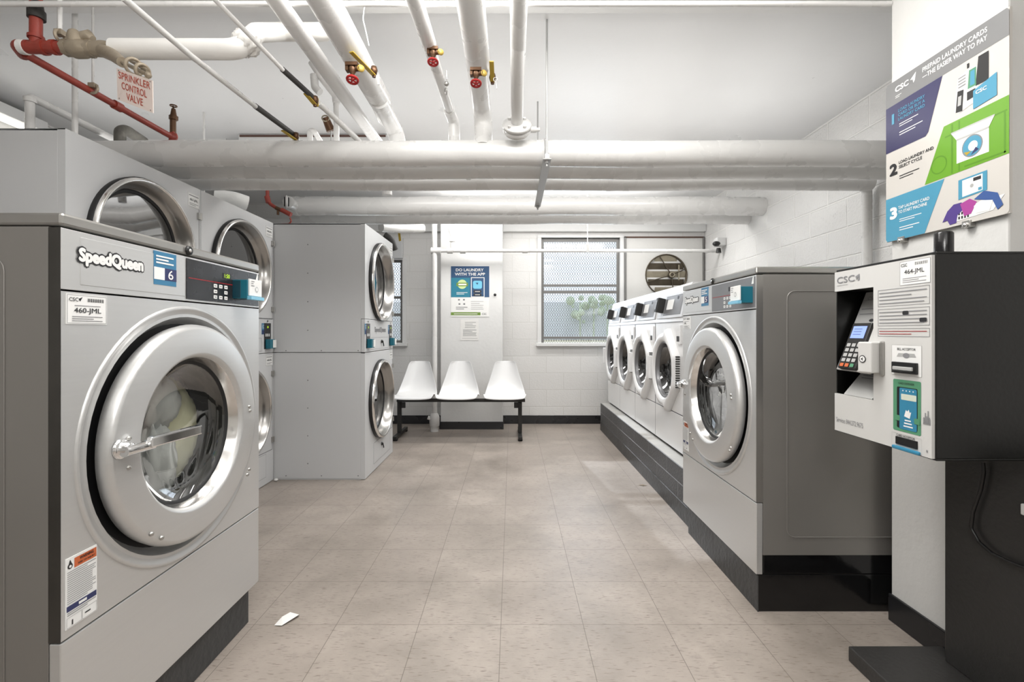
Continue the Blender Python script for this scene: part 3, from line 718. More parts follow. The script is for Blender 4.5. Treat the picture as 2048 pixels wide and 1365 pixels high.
P = Plane(m, (0,-.004,0), (1,0,0), (0,0,1))
# CSC logo
u0, v0 = ku(1677, 568); u1, v1 = ku(1712, 549)
P.text('CSC', u0, v0, u1-u0, .020, INKG, .0008, bold=.02)
P.poly([(u1+.004, v0+.014), (u1+.021, v0+.021), (u1+.022, v0+.002), (u1+.014, v0-.001), (u1+.016, v0+.010)], INKG, .0008); P.poly([(u1+.004, v0+.014),(u1+.015, v0+.011),(u1+.010,v0+.002)], SGREY, .0010)
P.lines(u0, v0-.009, u0+.05, v0-.004, 1, KG)
# top right asset label
a = ku(1799, 561); b_ = ku(1866, 516)
def box_px(l, t_, r_, b2): a = ku(l, t_); c = ku(r_, b2); return a[0], None, c[0], None
P.rect(.083, .452, .178, .516, LABW, .0006); P.frame(.083, .452, .178, .516, .0008, INKG)
P.text('CSC', .087, .502, .020, .008, INK, .001, bold=.01)
for i in range(20): P.rect(.130+i*.002, .502, .130+i*.002+(.0012 if i % 3 else .0006), .510, INK)
P.text('464-JML', .098, .478, .062, .015, INK, .001, bold=.006); P.lines(.092, .457, .166, .472, 3, INKG)
for (v0, v1, nl, mm, hs) in ((.398, .446, 4, INKG, 1), (.343, .391, 4, INKG, 2), (.313, .336, 2, REDL, 3)):
    P.frame(.005, v0, .176, v1, .0012, INKG, .0008); P.lines(.010, v0+.004, .168, v1-.004, nl, mm, .0010, th=.25, seed=hs)
P.rrect(.092, .372, .112, .383, .004, INK, .0014); P.rrect(.146, .352, .168, .363, .004, INK, .0014)
# bill acceptor
P.rrect(.055, .208, .152, .290, .004, LABW, .0006); P.frame(.055, .208, .152, .290, .0006, KG); P.text('BILL ACCEPTOR', .074, .276, .060, .0065, INK, .0010, bold=.01)
P.poly([(.072,.258),(.136,.258),(.130,.268),(.078,.268)], KG, .0009); P.disc(.104, .262, .007, INKG, .0011, ru=.011)
# card dispenser
P.rrect(.060, .055, .150, .196, .004, GREENK, .0006); P.text('CARD DISPENSER', .078, .183, .052, .006, INK, .001)
P.rrect(.073, .064, .140, .176, .004, BLACK, .0009); P.rrect(.082, .062, .138, .174, .004, BLUEK, .0012)
P.rrect(.088, .142, .137, .158, .002, mat('lcd_cream', (200, 206, 190), .3), .0016)
for i in range(4): P.disc(.094+i*.011, .167, .0018, LABW, .0016)
P.poly([(.098,.098),(.116,.094),(.121,.112),(.116,.110),(.113,.118),(.108,.112),(.104,.116)], LABW, .0016)
for i in range(3): P.rect(.100-.002*i, .086-.008*i, .120+.003*i, .0895-.008*i, LABW, .0016)
P.rrect(.066, .083, .084, .098, .003, GREENK, .0018); P.rrect(.130, .083, .148, .098, .003, GREENK, .0018)
# skyline sticker
P.frame(.156, .088, .178, .104, .0008, INKG); 
for i, hh in enumerate((.016, .028, .020, .034, .018)): P.rect(.158+i*.004, .090, .161+i*.004, .090+hh, INKG, .0011)
# card acceptor
P.frame(.055, -.001+.006, .152, .047+.001, .0006, KG); P.text('CARD ACCEPTOR', .072, .0405, .060, .0055, INK, .001, bold=.01)
u, v = ku(1675, 840); P.text('Service: 844.272.9675', -.172, .034, .118, .015, INKG, .0008)
P.lines(.166, .012, .170, .03, 1, INKG)
m.build('front_plate', k, bevel=.0)
m = MB().box((.062, -.012, .214), (.142, -.004, .244), BLACK).box((.070, -.016, .222), (.134, -.010, .232), KG).box((.070, -.018, .219), (.134, -.012, .222), BLACK); m.build('bill_slot', k, bevel=.002)
m = MB().box((.070, -.007, .018), (.140, -.003, .039), BLACK); m.build('card_slot', k, bevel=.001)
m = MB().box((.062, -.012, .004), (.150, -.004, .014), BLUEK); m.build('card_lip', k, bevel=.003)
# terminal in the recess
def slab(mm, uc, vlo, vhi, dlo, dhi, wd, th, m_):
    p0 = Vector((uc, dlo, vlo)); p1 = Vector((uc, dhi, vhi)); V = (p1-p0); L_ = V.length; V.normalize(); N = Vector((1,0,0)).cross(V)
    mm.obox((p0+p1)/2-N*th/2, Vector((wd/2,0,0)), V*L_/2, N*th/2, m_); return p0, V, N, L_
m = MB(); p0, V, N, L_ = slab(m, -.090, .205, .455, -.012, .085, .145, .01, KG)
P = Plane(m, p0+N*.0005, Vector((1,0,0)), V); P.lines(-.06, L_-.085, .06, L_-.05, 2, INKG, th=.2); P.disc(.0, L_-.10, .005, INK, ru=.010); P.frame(-.065, L_-.115, .068, L_-.03, .001, INKG)
P.text('CSC', -.05, L_-.03, .03, .012, INKG)
m.build('terminal_plate', k, bevel=.002)
m = MB(); q0, V, N, L2 = slab(m, -.098, .212, .355, -.026, .026, .082, .016, BLKM)
P = Plane(m, q0+N*.0006, Vector((1,0,0)), V); P.rect(-.029, L2-.052, .029, L2-.012, SCRN, .0006)
for i in range(3): P.rect(-.022, L2-.022-i*.009, .012, L2-.0205-i*.009, NAVY, .0009)
for j in range(5):
    for i in range(3):
        cm = KG if j else (ORANGE if i < 2 else GREENK); P.rrect(-.030+i*.022, .006+j*.0165, -.014+i*.022, .017+j*.0165, .002, cm, .0012)
m.build('card_terminal', k, bevel=.004)
m = MB(); slab(m, -.040, .205, .34, -.02, .03, .045, .014, KW); m.build('terminal_shroud', k, bevel=.003)
m = MB(); p0, V, N, L_ = slab(m, -.085, RZ0+.002, .20, .0, .06, .12, .004, KG); P = Plane(m, p0+N*.0005, Vector((1,0,0)), V); P.lines(-.04, L_-.03, .03, L_-.01, 2, INKG); P.poly([(-.01,L_-.01),(.01,L_-.01),(0,L_-.002)], INK)
m.build('receipt_tray', k, bevel=.001)
m = MB().obox((-.004, -.022, .252), (.022, .004, 0), (-.003, .018, 0), (0, 0, .045), KW).box((.018, -.012, .200), (.030, -.002, .300), TOPS)
P = Plane(m, (-.006, -.041, .252), Vector((.98,.18,0)).normalized(), (0,0,1)); P.disc(0, -.005, .011, INK, .001); P.disc(0, -.005, .0085, LABW, .0016); P.poly([(.003,.0),(-.005,-.005),(.003,-.010),(.001,-.005)], INK, .0022)
m.build('card_swipe', k, bevel=.004)
m = MB().lathe([(.0001, .055), (.017, .055), (.020, .050), (.020, 0)], (.155, .05, KH), (0,0,1), GLOSSB, 28); m.build('antenna_cap', k)
# stand: base plate, upright, cable
s = thing('kiosk_stand', 'black metal stand and floor plate carrying the payment kiosk', 'stand', (1.3, 1.35, 0))
MB().box((1.11, 1.02, 0), (1.72, 1.375-.003, .049), STAND).box((1.11, 1.372, 0), (1.418, 1.574, .049), STAND).build('floor_plate', s, world=True, bevel=.004)
MB().box((1.364, .98, .049), (1.418, 1.503, KZ-.001), STAND).box((1.418, .98, .049), (1.75, 1.37, KZ-.001), STAND).build('upright', s, world=True, bevel=.004)
kf = 1.352
pts = []
for (px, py) in ((1966, 926), (1968, 945), (1962, 980), (1946, 1025), (1942, 1058), (1958, 1085), (1985, 1108), (2020, 1125), (2060, 1140), (2110, 1150)):
    z, h = onx(px, py, kf); pts.append((kf, z, h))
meta(MB().tube(fillet(pts, .02, 3), .0045, mat('cable_black', (22,22,22), .35), 8).build('power_cable'), 'thin black power cable curving down the kiosk stand', 'cable')
meta(MB().box((1.352, onx(2046, 1040, 1.36)[0]-.05, .60), (1.364, onx(2046, 1040, 1.36)[0], .63), LABW).build('cable_clip', bevel=.003), 'small white plastic clip at the right edge of the kiosk stand', 'clip')

# ================================================================ PIER SIGN
sx = 1.418
def su(px, py):
    z, h = onx(px, py, sx); return -z, h
sg = thing('payment_sign', 'large grey, purple, green and blue laundry card sign on the white pier', 'sign', (sx, 1.58, 1.42))
m = MB(); zl, zr, hb, ht = 1.805, 1.358, 1.425, 2.015
pl = Plane(m, (sx, 0, 0), (0,-1,0), (0,0,1)); A, B_ = -zl, -zr; SWd = B_-A; SH = ht-hb
def S(u, v): return (A+u*SWd, hb+v*SH)
m.box((sx+.0006, zr, hb), (sx+.008, zl, ht), SIGNW); pl.rrect(A, hb, B_, ht, .012, SIGNW, .0006)
def q(pts, mm, l=.0014): pl.poly([S(*p_) for p_ in pts], mm, l)
def stx(t_, u, v, w_, h_, mm, bold=.0, l=.0018): pl.text(t_, A+u*SWd, hb+v*SH, w_*SWd, h_*SH, mm, l, bold)
def dots(u0, v0, u1, v1, n, mm): pl.lines(*S(u0, v0), *S(u1, v1), n, mm, .0016, th=.32)
q([(0,.852),(1,.862),(1,.985),(.985,1),(.015,1),(0,.985)], SGREY, .0012)
q([(0,.565),(.385,.562),(.41,.58),(.53,.857),(0,.852)], SNAVY, .0012)
q([(.378,.281),(1,.290),(1,.573),(.54,.568)], SGRN, .0012)
q([(0,.015),(.015,0),(.378,0),(.545,.277),(0,.272)], SBLU, .0012)
def ring(u, v, r_, mm):
    c_ = S(u, v)
    for i in range(24):
        a0, a1 = 2*PI*i/24, 2*PI*(i+1)/24
        pl.poly([(c_[0]+k_*math.cos(a_), c_[1]+k_*math.sin(a_)) for k_, a_ in ((r_,a0),(r_,a1),(r_*.86,a1),(r_*.86,a0))], mm, .0015)
ring(.50, .365, .030, SGRN2); ring(.08, .655, .028, mat('sign_navy_dark', (50,48,84), .4))
def bar(u0, v0, u1, v1, mm): q([(u0,v0),(u1,v0),(u1,v1),(u0,v1)], mm, .0015)
for u in (.60, .655): bar(u, .29, u+.012, .56, SGRN2)
bar(.55,.50,.99,.508,SGRN2); bar(.70,.30,.98,.308,SGRN2); bar(.968,.30,.98,.50,SGRN2)
stx('PREPAID LAUNDRY CARDS', .36, .945, .50, .026, LABW, .02); stx('—THE EASIER WAY TO PAY', .36, .905, .50, .026, LABW, .02)
stx('CSC', .10, .925, .13, .032, LABW, .04); q([(.245,.945),(.30,.975),(.29,.93),(.275,.918),(.27,.94)], LABW, .0016); dots(.10, .885, .16, .905, 2, LABW)
stx('1', .065, .735, .022, .062, SBLU, .015); stx('LOAD LAUNDRY', .13, .792, .25, .018, SBLU, .02); stx('CARD OR BUY A', .13, .765, .25, .018, SBLU, .02); stx('LAUNDRY CARD', .13, .738, .25, .018, SBLU, .02)
dots(.14, .695, .32, .722, 2, LABW); dots(.14, .64, .36, .67, 2, LABW)
stx('2', .045, .415, .07, .065, INK, .05); stx('LOAD LAUNDRY AND', .135, .468, .32, .018, INK, .02); stx('SELECT CYCLE', .135, .440, .22, .018, INK, .02); dots(.14, .37, .33, .40, 2, INK)
stx('3', .05, .140, .062, .065, LABW, .06); stx('TAP LAUNDRY CARD', .13, .188, .29, .018, LABW, .02); stx('TO START MACHINE', .13, .160, .27, .018, LABW, .02); dots(.14, .105, .35, .13, 2, LABW); dots(.14, .05, .33, .08, 2, LABW)
# payment machine and card picture
q([(.625,.615),(.66,.60),(.80,.625),(.80,.80),(.74,.815),(.65,.79)], KW); q([(.78,.70),(.87,.70),(.87,.845),(.80,.845)], BLKM, .0016); q([(.725,.705),(.785,.705),(.785,.80),(.735,.80)], GREENK, .0018); q([(.742,.715),(.775,.715),(.775,.79),(.745,.79)], SBLU, .0020)
q([(.635,.61),(.685,.605),(.695,.715),(.65,.72)], BLKM, .0018); q([(.65,.64),(.675,.64),(.68,.69),(.655,.69)], KG, .0020); q([(.72,.645),(.78,.65),(.78,.69),(.72,.69)], BLKM, .0019); q([(.72,.815),(.735,.815),(.735,.84),(.72,.84)], BLKM, .0019)
for i in range(4): q([(.655,.735+i*.016),(.71,.737+i*.016),(.71,.742+i*.016),(.655,.74+i*.016)], INKG, .0019)
q([(.765,.585),(.925,.60),(.925,.715),(.765,.68)], SBLU, .0024); stx('CSC', .785, .655, .075, .018, LABW, .03, .0030)
# washer with an open lid
q([(.642,.334),(.872,.334),(.872,.463),(.642,.463)], LABW, .0016); q([(.642,.46),(.872,.457),(.91,.505),(.60,.508)], KW, .0020); q([(.642,.457),(.872,.454),(.872,.462),(.642,.465)], KG, .0022); q([(.60,.505),(.91,.502),(.912,.510),(.60,.513)], KG, .0022)
c_ = S(.757, .398); pl.disc(*c_, .0335, INKG, .0020); pl.disc(*c_, .030, SBLU, .0022); pl.disc(c_[0]+.003, c_[1]-.001, .015, LABW, .0024)
pl.poly([(c_[0]-.026, c_[1]-.012), (c_[0]-.018, c_[1]-.024), (c_[0]-.002, c_[1]-.016)], YEL, .0025); pl.poly([(c_[0]-.004, c_[1]-.028), (c_[0]+.022, c_[1]-.018), (c_[0]+.012, c_[1]-.008)], NAVY, .0026)
# card reader
q([(.655,.135),(.86,.145),(.86,.245),(.655,.24)], SBLU, .0016); q([(.685,.145),(.83,.152),(.83,.235),(.685,.232)], LABW, .0018); q([(.765,.21),(.82,.21),(.82,.228),(.765,.228)], INK, .0020); q([(.80,.155),(.825,.155),(.825,.17),(.80,.17)], SBLU, .0020); pl.disc(*S(.755,.19), .006, KG, .0020)
# basket of laundry
q([(.60,.02),(.90,.035),(.975,.10),(.56,.085)], LABW, .0016)
for i in range(4):
    for j in range(2): q([(.655+i*.022,.03+j*.022),(.668+i*.022,.03+j*.022),(.668+i*.022,.045+j*.022),(.655+i*.022,.045+j*.022)], INK, .0018)
q([(.53,.035),(.57,.09),(.62,.118),(.68,.118),(.70,.08),(.65,.055),(.64,.015),(.59,.012),(.57,.04)], PURP, .0020); q([(.67,.11),(.74,.125),(.79,.10),(.75,.045),(.70,.04)], MAGE, .0022); q([(.77,.115),(.84,.145),(.93,.115),(.965,.05),(.93,.03),(.90,.08),(.83,.10)], mat('denim', (52, 82, 140), .6), .0022); q([(.78,.04),(.88,.04),(.90,.085),(.82,.10),(.77,.08)], LABW, .0024)
m.build('sign_board', sg, world=True)
for (u, nm) in ((.16, 0), (.72, 0)):
    y = zl-u*SWd; MB().box((sx-.006, y-.014, hb-.014), (sx+.012, y+.014, hb+.008), TOPS).ball((sx-.008, y, hb-.006), .008, STEELH, n=8).build('clip', sg, world=True, bevel=.002)
meta(MB().box((1.51, 1.371, 1.92), (1.53, 1.375, 1.94), BLACK).obox((1.497,1.370,1.797),(.012,0,.006),(0,.002,0),(-.005,0,.012),NAVY).build('wall_sticker'), 'small dark sticker at the right edge beside the laundry card sign', 'sticker')
meta(MB().lathe([(.028, 0), (.028, .01)], (2.235, 3.0, 0), (0,0,1), PIPE, 12).build('floor_escutcheon') if False else MB().tube(fillet([(2.19, 2.97, 2.0), (2.235, 3.0, 1.98), (2.235, 3.0, 0.0)], .05), .028, PIPE, 14).build('vertical_pipe'), 'white vertical pipe in the corner between the right wall and the pier', 'pipe')

# ================================================================ PIPES ACROSS THE ROOM
def xpipe(label, y, h, r, x0, x1, nm='pipe', rings=()):
    m = MB(); n = 14; pts = [(x0+(x1-x0)*i/n, y, h+.003*math.sin(i*1.7)) for i in range(n+1)]
    m.tube(pts, r, PIPE, 28)
    for x in rings: m.tube([(x-.012, y, h), (x+.012, y, h)], r+.004, PIPE, 28)
    return meta(m.build(nm), label, 'pipe')
xpipe('thickest white pipe crossing the room at front of the overhead bank', 2.52, 2.029, .067, -3.39, 2.27, rings=(.17,))
xpipe('white pipe crossing the room just behind the thickest overhead pipe', 2.73, 2.016, .052, -3.39, 2.27, rings=(-.25,))
xpipe('white pipe crossing the room, third in the front overhead bank', 2.95, 2.016, .052, -3.39, 2.22, rings=(-.9, .6))
xpipe('bright white pipe crossing high up in front of the back wall', 4.33, 2.232, .083, -2.02, 2.2795, rings=(-1.95,))
xpipe('lower white pipe crossing in front of the back wall, behind the brighter one', 4.59, 2.188, .060, -2.02, 2.2795)
# flat sheet box on the ceiling behind the bank
m = MB().box((-2.10, 3.66, 2.47), (-.96, 3.95, 2.608), WHITE).box((-2.09, 3.652, 2.585), (-.97, 3.66, 2.600), RUST)
P = Plane(m, (0, 3.659, 0), (1,0,0), (0,0,1)); P.frame(-1.72, 2.54, -1.66, 2.555, .003, INKG, .001)
meta(m.build('ceiling_box', bevel=.002), 'long pale flat box on the ceiling with a rusty top edge', 'box')

# trapeze hanger
hg = thing('pipe_hanger', 'slanting white metal hanger with rods holding up the front pipe bank', 'hanger', (.175, 2.75, 1.95))
x_ = .170
m = MB(); hbz = 1.945
m.box((x_-.012, 2.30, hbz-.022), (x_+.012, 3.18, hbz+.002), RODM); m.box((x_-.02, 2.30, hbz-.024), (x_+.02, 3.18, hbz-.019), RODM); m.build('strut', hg, world=True, bevel=.001)
for yy in (2.325, 3.15): MB().cyl((x_, yy, hbz-.05), (x_, yy, HC), .0055, RODM, 10).cyl((x_, yy, hbz-.036), (x_, yy, hbz-.024), .013, RODM, 6).cyl((x_, yy, hbz+.002), (x_, yy, hbz+.012), .013, RODM, 6).build('rod', hg, world=True)
for yy, r_ in ((2.52,.067),(2.73,.052),(2.95,.052)):
    m = MB(); P = [(x_, yy+(r_+.005)*math.cos(a), hbz+.01+r_+(r_+.005)*math.sin(a)) for a in [PI*i/12-.2 for i in range(0, 15)]]
    m.tube([(p[0], p[1], p[2]+.006) for p in P], .004, RODM, 6); m.build('clamp', hg, world=True)

# pipes running away from the camera
def hwheel(parent, p, out=(0,0,-1), s=1.0):
    """hose valve: saddle, body, red wheel hanging from the pipe"""
    p = Vector(p); o = Vector(out).normalized(); v = MB()
    v.obox(p, (.022*s,0,0), (0,.016*s,0), (0,0,.006*s), BRASS); v.obox(p+Vector((-.018*s,0,-.01*s)), (.005*s,0,0), (0,.012*s,0), (0,0,.012*s), BRASS); v.obox(p+Vector((.018*s,0,-.006*s)), (.004*s,0,0), (0,.012*s,0), (0,0,.010*s), BRASS)
    v.lathe([(.0001, 0), (.012*s, .002*s), (.015*s, .014*s), (.012*s, .026*s), (.007*s, .032*s), (.007*s, .044*s), (.0001, .046*s)], p, o, BRASS, 16)
    v.tube([p+o*.014*s, p+o*.014*s+Vector((.028*s, -.004*s, 0))], .009*s, BRASS, 10)
    vv = v.build('valve', parent, world=True)
    w_ = MB(); c_ = p+o*.052*s; ax = (o+Vector((0,-.28,0))).normalized(); w_.torus(c_, ax, .019*s, .0045*s, REDW, 20, 8); w_.ball(c_, .007*s, REDW, n=8)
    u = ax.cross(Vector((1,0,0))).normalized(); w2 = ax.cross(u)
    for i in range(5):
        a = 2*PI*i/5; w_.cyl(c_, c_+(u*math.cos(a)+w2*math.sin(a))*.019*s, .003*s, REDW, 6)
    w_.build('handwheel', vv, world=True)
    MB().lathe([(.0001, -.002), (.013*s, -.002), (.013*s, .002), (.0001, .002)], p+o*.014*s+Vector((.032*s,-.006*s,0)), (.5,-1,0), mat('tag_ochre', (168,142,66), .5, .3), 16).build('valve_tag', vv, world=True)
def lever(parent, p, d=(0,-1,.1), L_=.10, m_=YEL):
    p = Vector(p); d = Vector(d).normalized(); v = MB(); v.lathe([(.0001, -.018), (.012, -.016), (.016, 0), (.012, .016), (.0001, .018)], p, (0,0,1), BRASS, 12); v.cyl(p-Vector((0,0,.0)), p-Vector((0,0,.03)), .008, BRASS, 8)
    vv = v.build('lever_valve', parent, world=True); s_ = d.cross(Vector((0,0,1))).normalized()
    MB().obox(p+d*L_/2+Vector((0,0,-.022)), d*L_/2, s_*.010, (0,0,.0025), m_).build('lever', vv, world=True, bevel=.002)
def zpipe(name, label, pts, r, fr=.08, m_=PIPE, cat='pipe', n=22):
    P = fillet(pts, fr); base = Vector(pts[0]); t = thing(name, label, cat, (base.x, base.y, min(p.z for p in P)))
    rs = r
    MB().tube(P, rs, m_, n).build('pipe_run', t, world=True); return t
def collar(t, a, b_, r, m_=PIPE, nm='collar', n=22): MB().tube([a, b_], r, m_, n).build(nm, t, world=True)

# c: straight mid pipe
hc = 2.30
def ph(px, py, h): z = F*(h-H0)/(VY-py); return Vector(((px-VX)*z/F, z, h))
a = ph(553, 0, hc); d_ = Vector((0,1,0))
t = zpipe('overhead_pipe', 'white overhead pipe running away just left of the thickest receding pipe', [(a.x, ZF+.02, hc), (a.x, 3.28, hc), (a.x, 3.28, 2.03)], .034)
# d: big pipe
hd = 2.30; a = ph(648, 0, hd); b2 = ph(760, 200, hd)
t = zpipe('overhead_pipe', 'thickest white receding overhead pipe, with red handwheel and yellow lever', [(b2.x+(a.x-b2.x)*(b2.y-.3)/(b2.y-a.y), .3, hd), (b2.x, b2.y, hd)], .058)
p1 = at(792, 232, 2.72); collar(t, b2+Vector((0,-.03,0)), at(772, 235, b2.y+.28), .052, PIPE, 'sleeve')
MB().tube(fillet([at(758, 200, b2.y-.05), at(774, 232, 2.62), at(792, 265, 2.78), at(797, 300, 2.73)], .05), .046, PIPE, 20).build('elbow', t, world=True)
hwheel(t, at(705, 131, 1.98), s=1.15); lever(t, at(748, 141, 2.10), (-.28,-1,.05), .17)
MB().obox(at(757, 160, 2.02), (.004,0,0), (0,.002,0), (0,0,.02), TOPS).build('tag', t, world=True)
MB().tube(fillet([at(738, 92, 1.96), at(733, 68, 1.95), at(726, 38, 1.95), at(729, 12, 1.97), at(745, 3, 1.99), at(770, 1, 2.0)], .05), .0025, RODM, 6).build('wire', t, world=True)
# e: thin pipe with valve
he = 2.27; a = ph(845, 0, he)
pe = ph(902, 228, he)
t = zpipe('overhead_pipe', 'slim white receding overhead pipe with a red handwheel at its middle', [(a.x-.06, .3, he), tuple(pe), (pe.x+.012, pe.y+.06, he-.05), (pe.x+.012, 2.60, 2.09)], .024)
collar(t, (a.x-.06, .3, he), ph(858, 88, he), .030, PIPE, 'insulation')
MB().tube(fillet([ph(899, 222, he)+Vector((0,-.02,0)), pe+Vector((.01,.04,-.02)), (pe.x+.014, pe.y+.05, 2.06)], .04), [.030]*2+[.034]*7 if False else .031, PIPE, 18).build('elbow', t, world=True)
hwheel(t, at(866, 99, 1.95), s=1.0); 
m = MB().cyl(at(893, 142, 2.2), at(894, 160, 2.2), .004, TOPS, 6).ball(at(893, 168, 2.2), .012, TOPS, n=8); m.torus(at(892, 183, 2.2), (1,.4,.2), .014, .0025, TOPS); m.build('drain_tap', t, world=True)
# f: larger pipe that drops to the bank
hf = 2.275; a = ph(940, 0, hf); b2 = ph(963, 212, hf)
t = zpipe('overhead_pipe', 'broad white receding overhead pipe that bends down to the bank, with red handwheel', [(b2.x+(a.x-b2.x)*(b2.y-.3)/(b2.y-a.y), .3, hf), (b2.x, b2.y, hf), (b2.x+.008, b2.y+.05, 2.19), (b2.x+.008, 2.50, 2.05)], .048)
collar(t, (a.x, .3, hf), ph(957, 130, hf), .052, PIPE, 'insulation', 24)
hwheel(t, at(952, 141, 2.0), s=1.05); lever(t, at(985, 155, 2.15), (.0,-1,.35), .11)
m = MB(); m.torus(at(991, 159, 2.1), (0,1,0), .009, .0015, TOPS, 16, 6); m.cyl(at(992, 163, 2.1), at(993, 178, 2.1), .003, TOPS, 6); m.build('key_ring', t, world=True)
# g: pipe into the flange
hg_ = 2.30; a = ph(1037, 0, hg_); b2 = ph(1034, 235, hg_)
b2 = Vector((b2.x, 2.42, hg_-.03))
t = zpipe('overhead_pipe', 'white receding overhead pipe ending in a bolted round flange', [(a.x, .3, hg_), (a.x, 2.0, hg_), (.025, 2.42, 2.155)], .030, fr=.05)
collar(t, (a.x, 1.0, hg_), ph(1035, 150, hg_), .033, PIPE, 'insulation')
fc = at(1034, 250, 2.42); ax = Vector((0, 1, -.75)).normalized()
m = MB().lathe([(.0001, -.006), (.030, -.006), (.072, -.006), (.074, 0), (.072, .012), (.0001, .012)], fc, ax, PIPE, 36)
u = ax.cross(Vector((1,0,0))).normalized()
for i in range(4):
    an = PI/4+i*PI/2; q = fc+(u*math.cos(an)+ax.cross(u)*math.sin(an))*.055; m.cyl(q, q-ax*.018, .008, PIPE, 6)
m.build('flange', t, world=True)
m = MB().lathe([(.060, .012), (.058, .05), (.0001, .055)], fc, ax, PIPE, 28).lathe([(.070, .018), (.072, .028), (.070, .034)], fc, ax, PIPE, 30).cyl(fc+Vector((.05,.03,-.01)), fc+Vector((.10,.03,-.012)), .016, PIPE, 12).cyl(fc+Vector((.10,.03,-.012)), fc+Vector((.118,.03,-.012)), .010, PIPE, 10)
m.build('strainer', t, world=True)
# a & b: thin gauge lines with dark insulation and yellow valves
za, zb = 1.75, 2.15
t = zpipe('overhead_conduit', 'thin white pipe with a dark stretch and yellow valve left of the receding pipes', [at(425, -6, 1.58), at(566, 140, 1.93)], .0085, n=12)
MB().tube([at(565, 139, 1.93), at(623, 192, 2.127)], .0115, DARKPIPE, 12).build('dark_sleeve', t, world=True)
lever(t, at(630, 200, 2.16), (-.25,-1,.3), .07); MB().obox(at(632, 205, 2.18), (.012,0,0), (0,.004,0), (0,0,.02), YEL).build('valve_handle', t, world=True, bevel=.003)
MB().tube(fillet([at(636, 206, 2.21), at(648, 216, 2.26), at(717, 281, 2.55), at(722, 292, 2.60)], .03), .014, PIPE, 14).build('pipe_tail', t, world=True)
t = zpipe('overhead_conduit', 'thin white pipe with a dark stretch, leftmost of the two slanting over the aisle', [at(245, -6, 1.40), at(380, 110, 1.695), at(511, 213, 2.13)], .0105, n=12)
MB().tube([at(510, 212, 2.13), at(586, 268, 2.50)], .0125, DARKPIPE, 12).build('dark_sleeve', t, world=True)
lever(t, at(592, 272, 2.5), (-.4,-1,.2), .09); MB().tube([at(590, 268, 2.5), at(598, 290, 2.6)], .012, PIPE, 10).build('pipe_tail', t, world=True)
# small branches behind
m = MB().tube(fillet([at(628, 150, 2.5), at(630, 175, 2.5), at(640, 185, 2.5)], .03), .02, PIPE, 14)
m.tube(fillet([at(622, 125, 2.5), at(643, 158, 2.5), at(672, 195, 2.62), at(673, 290, 2.70)], .05), [.012]*1+[.014]*16+[.014]*1 if False else .015, PIPE, 14)
m.tube([at(672, 196, 2.62), at(673, 206, 2.62)], .021, PIPE, 14)
meta(m.build('branch_pipe'), 'thin white branch pipe dropping behind the overhead bank near the slanting conduits', 'pipe')
m = MB().tube(fillet([at(620, 323, 2.75), at(620, 262, 2.75), at(628, 262, 2.75), at(645, 290, 2.9)], .03), .016, PIPE, 12); meta(m.build('branch_pipe'), 'short white pipe elbow poking up behind the front of the bank', 'pipe')
m = MB().tube([at(651, 236, 2.7), at(662, 262, 2.72)], [.020, .026], BRASS, 12); m.torus(at(651, 237, 2.69), (.3,-1,.2), .018, .004, GALV); m.tube([at(662, 262, 2.72), at(663, 290, 2.73)], .004, RODM, 6)
meta(m.build('relief_valve'), 'small brown brass valve hanging behind the overhead pipes', 'valve')

# bunch under the beam: conduits along it
for (py, r_, z_, lab) in ((8, .010, 1.80, 'thin white conduit running along the ceiling beam at the top'),):
    p = at(900, py, z_); meta(MB().tube([(XL+.01, z_, p.z), (1.43, z_, p.z)], r_, PIPE, 10).build('ceiling_conduit'), lab, 'conduit')

# ================================================================ SPRINKLER RISER (red)
Z0 = 1.83
t = thing('sprinkler_riser', 'red sprinkler riser with bronze valves feeding a lagged white pipe, upper left', 'pipe', at(72, 96, Z0))
pc = at(72, 96, Z0)
MB().tube([at(72, 95, Z0), at(72, -40, Z0)], .020, REDP, 18).build('riser', t, world=True)
MB().tube([at(73, 38, Z0), at(73, 22, Z0), at(73, 20, Z0), at(73, 4, Z0)], [.028, .028, .023, .019], mat('coupling_dark', (52,50,48), .5, .3), 16).build('coupling', t, world=True)
m = MB().tube([at(58, 95, Z0), at(110, 95, Z0)], .023, REDP, 18).tube([at(84, 95, Z0), at(92, 95, Z0)], .028, REDP, 18).tube([at(106, 95, Z0), at(114, 95, Z0)], .027, REDP, 18).tube([at(112, 95, Z0), at(131, 96, Z0)], .022, REDP, 18).tube([at(72, 78, Z0), at(72, 72, Z0)], .026, REDP, 18)
m.tube(fillet([at(60, 94, Z0), at(36, 92, Z0), at(48, 108, Z0+.06)], .03), .024, REDP, 16)
m.build('tee', t, world=True)
MB().tube([at(54, 95, Z0), at(42, 94, Z0)], .0265, PAPER, 16).build('paint_patch', t, world=True)
m = MB().tube([at(129, 96, Z0), at(140, 96, Z0)], .031, BRONZE, 6).tube([at(140, 96, Z0), at(150, 97, Z0), at(168, 98, Z0), at(178, 98, Z0)], [.028, .036, .034, .028], BRONZE, 18)
m.tube([at(155, 92, Z0), at(150, 72, Z0-.01), at(146, 64, Z0-.01)], [.030, .026, .018], BRONZE, 16); m.tube([at(152, 78, Z0), at(178, 72, Z0), at(186, 78, Z0)], [.02,.02,.012], BRONZE, 12)
m.tube([at(176, 98, Z0), at(186, 98, Z0)], .032, BRONZE, 6)
m.build('check_valve', t, world=True)
m = MB().tube([at(186, 98, Z0), at(206, 98, Z0), at(222, 98, Z0)], [.027, .030, .026], BRONZE, 16).tube([at(222, 97, Z0), at(230, 97, Z0)], .031, BRONZE, 6)
m.tube([at(205, 100, Z0), at(228, 112, Z0-.05), at(245, 125, Z0-.10)], [.026, .022, .018], BRONZE, 14)
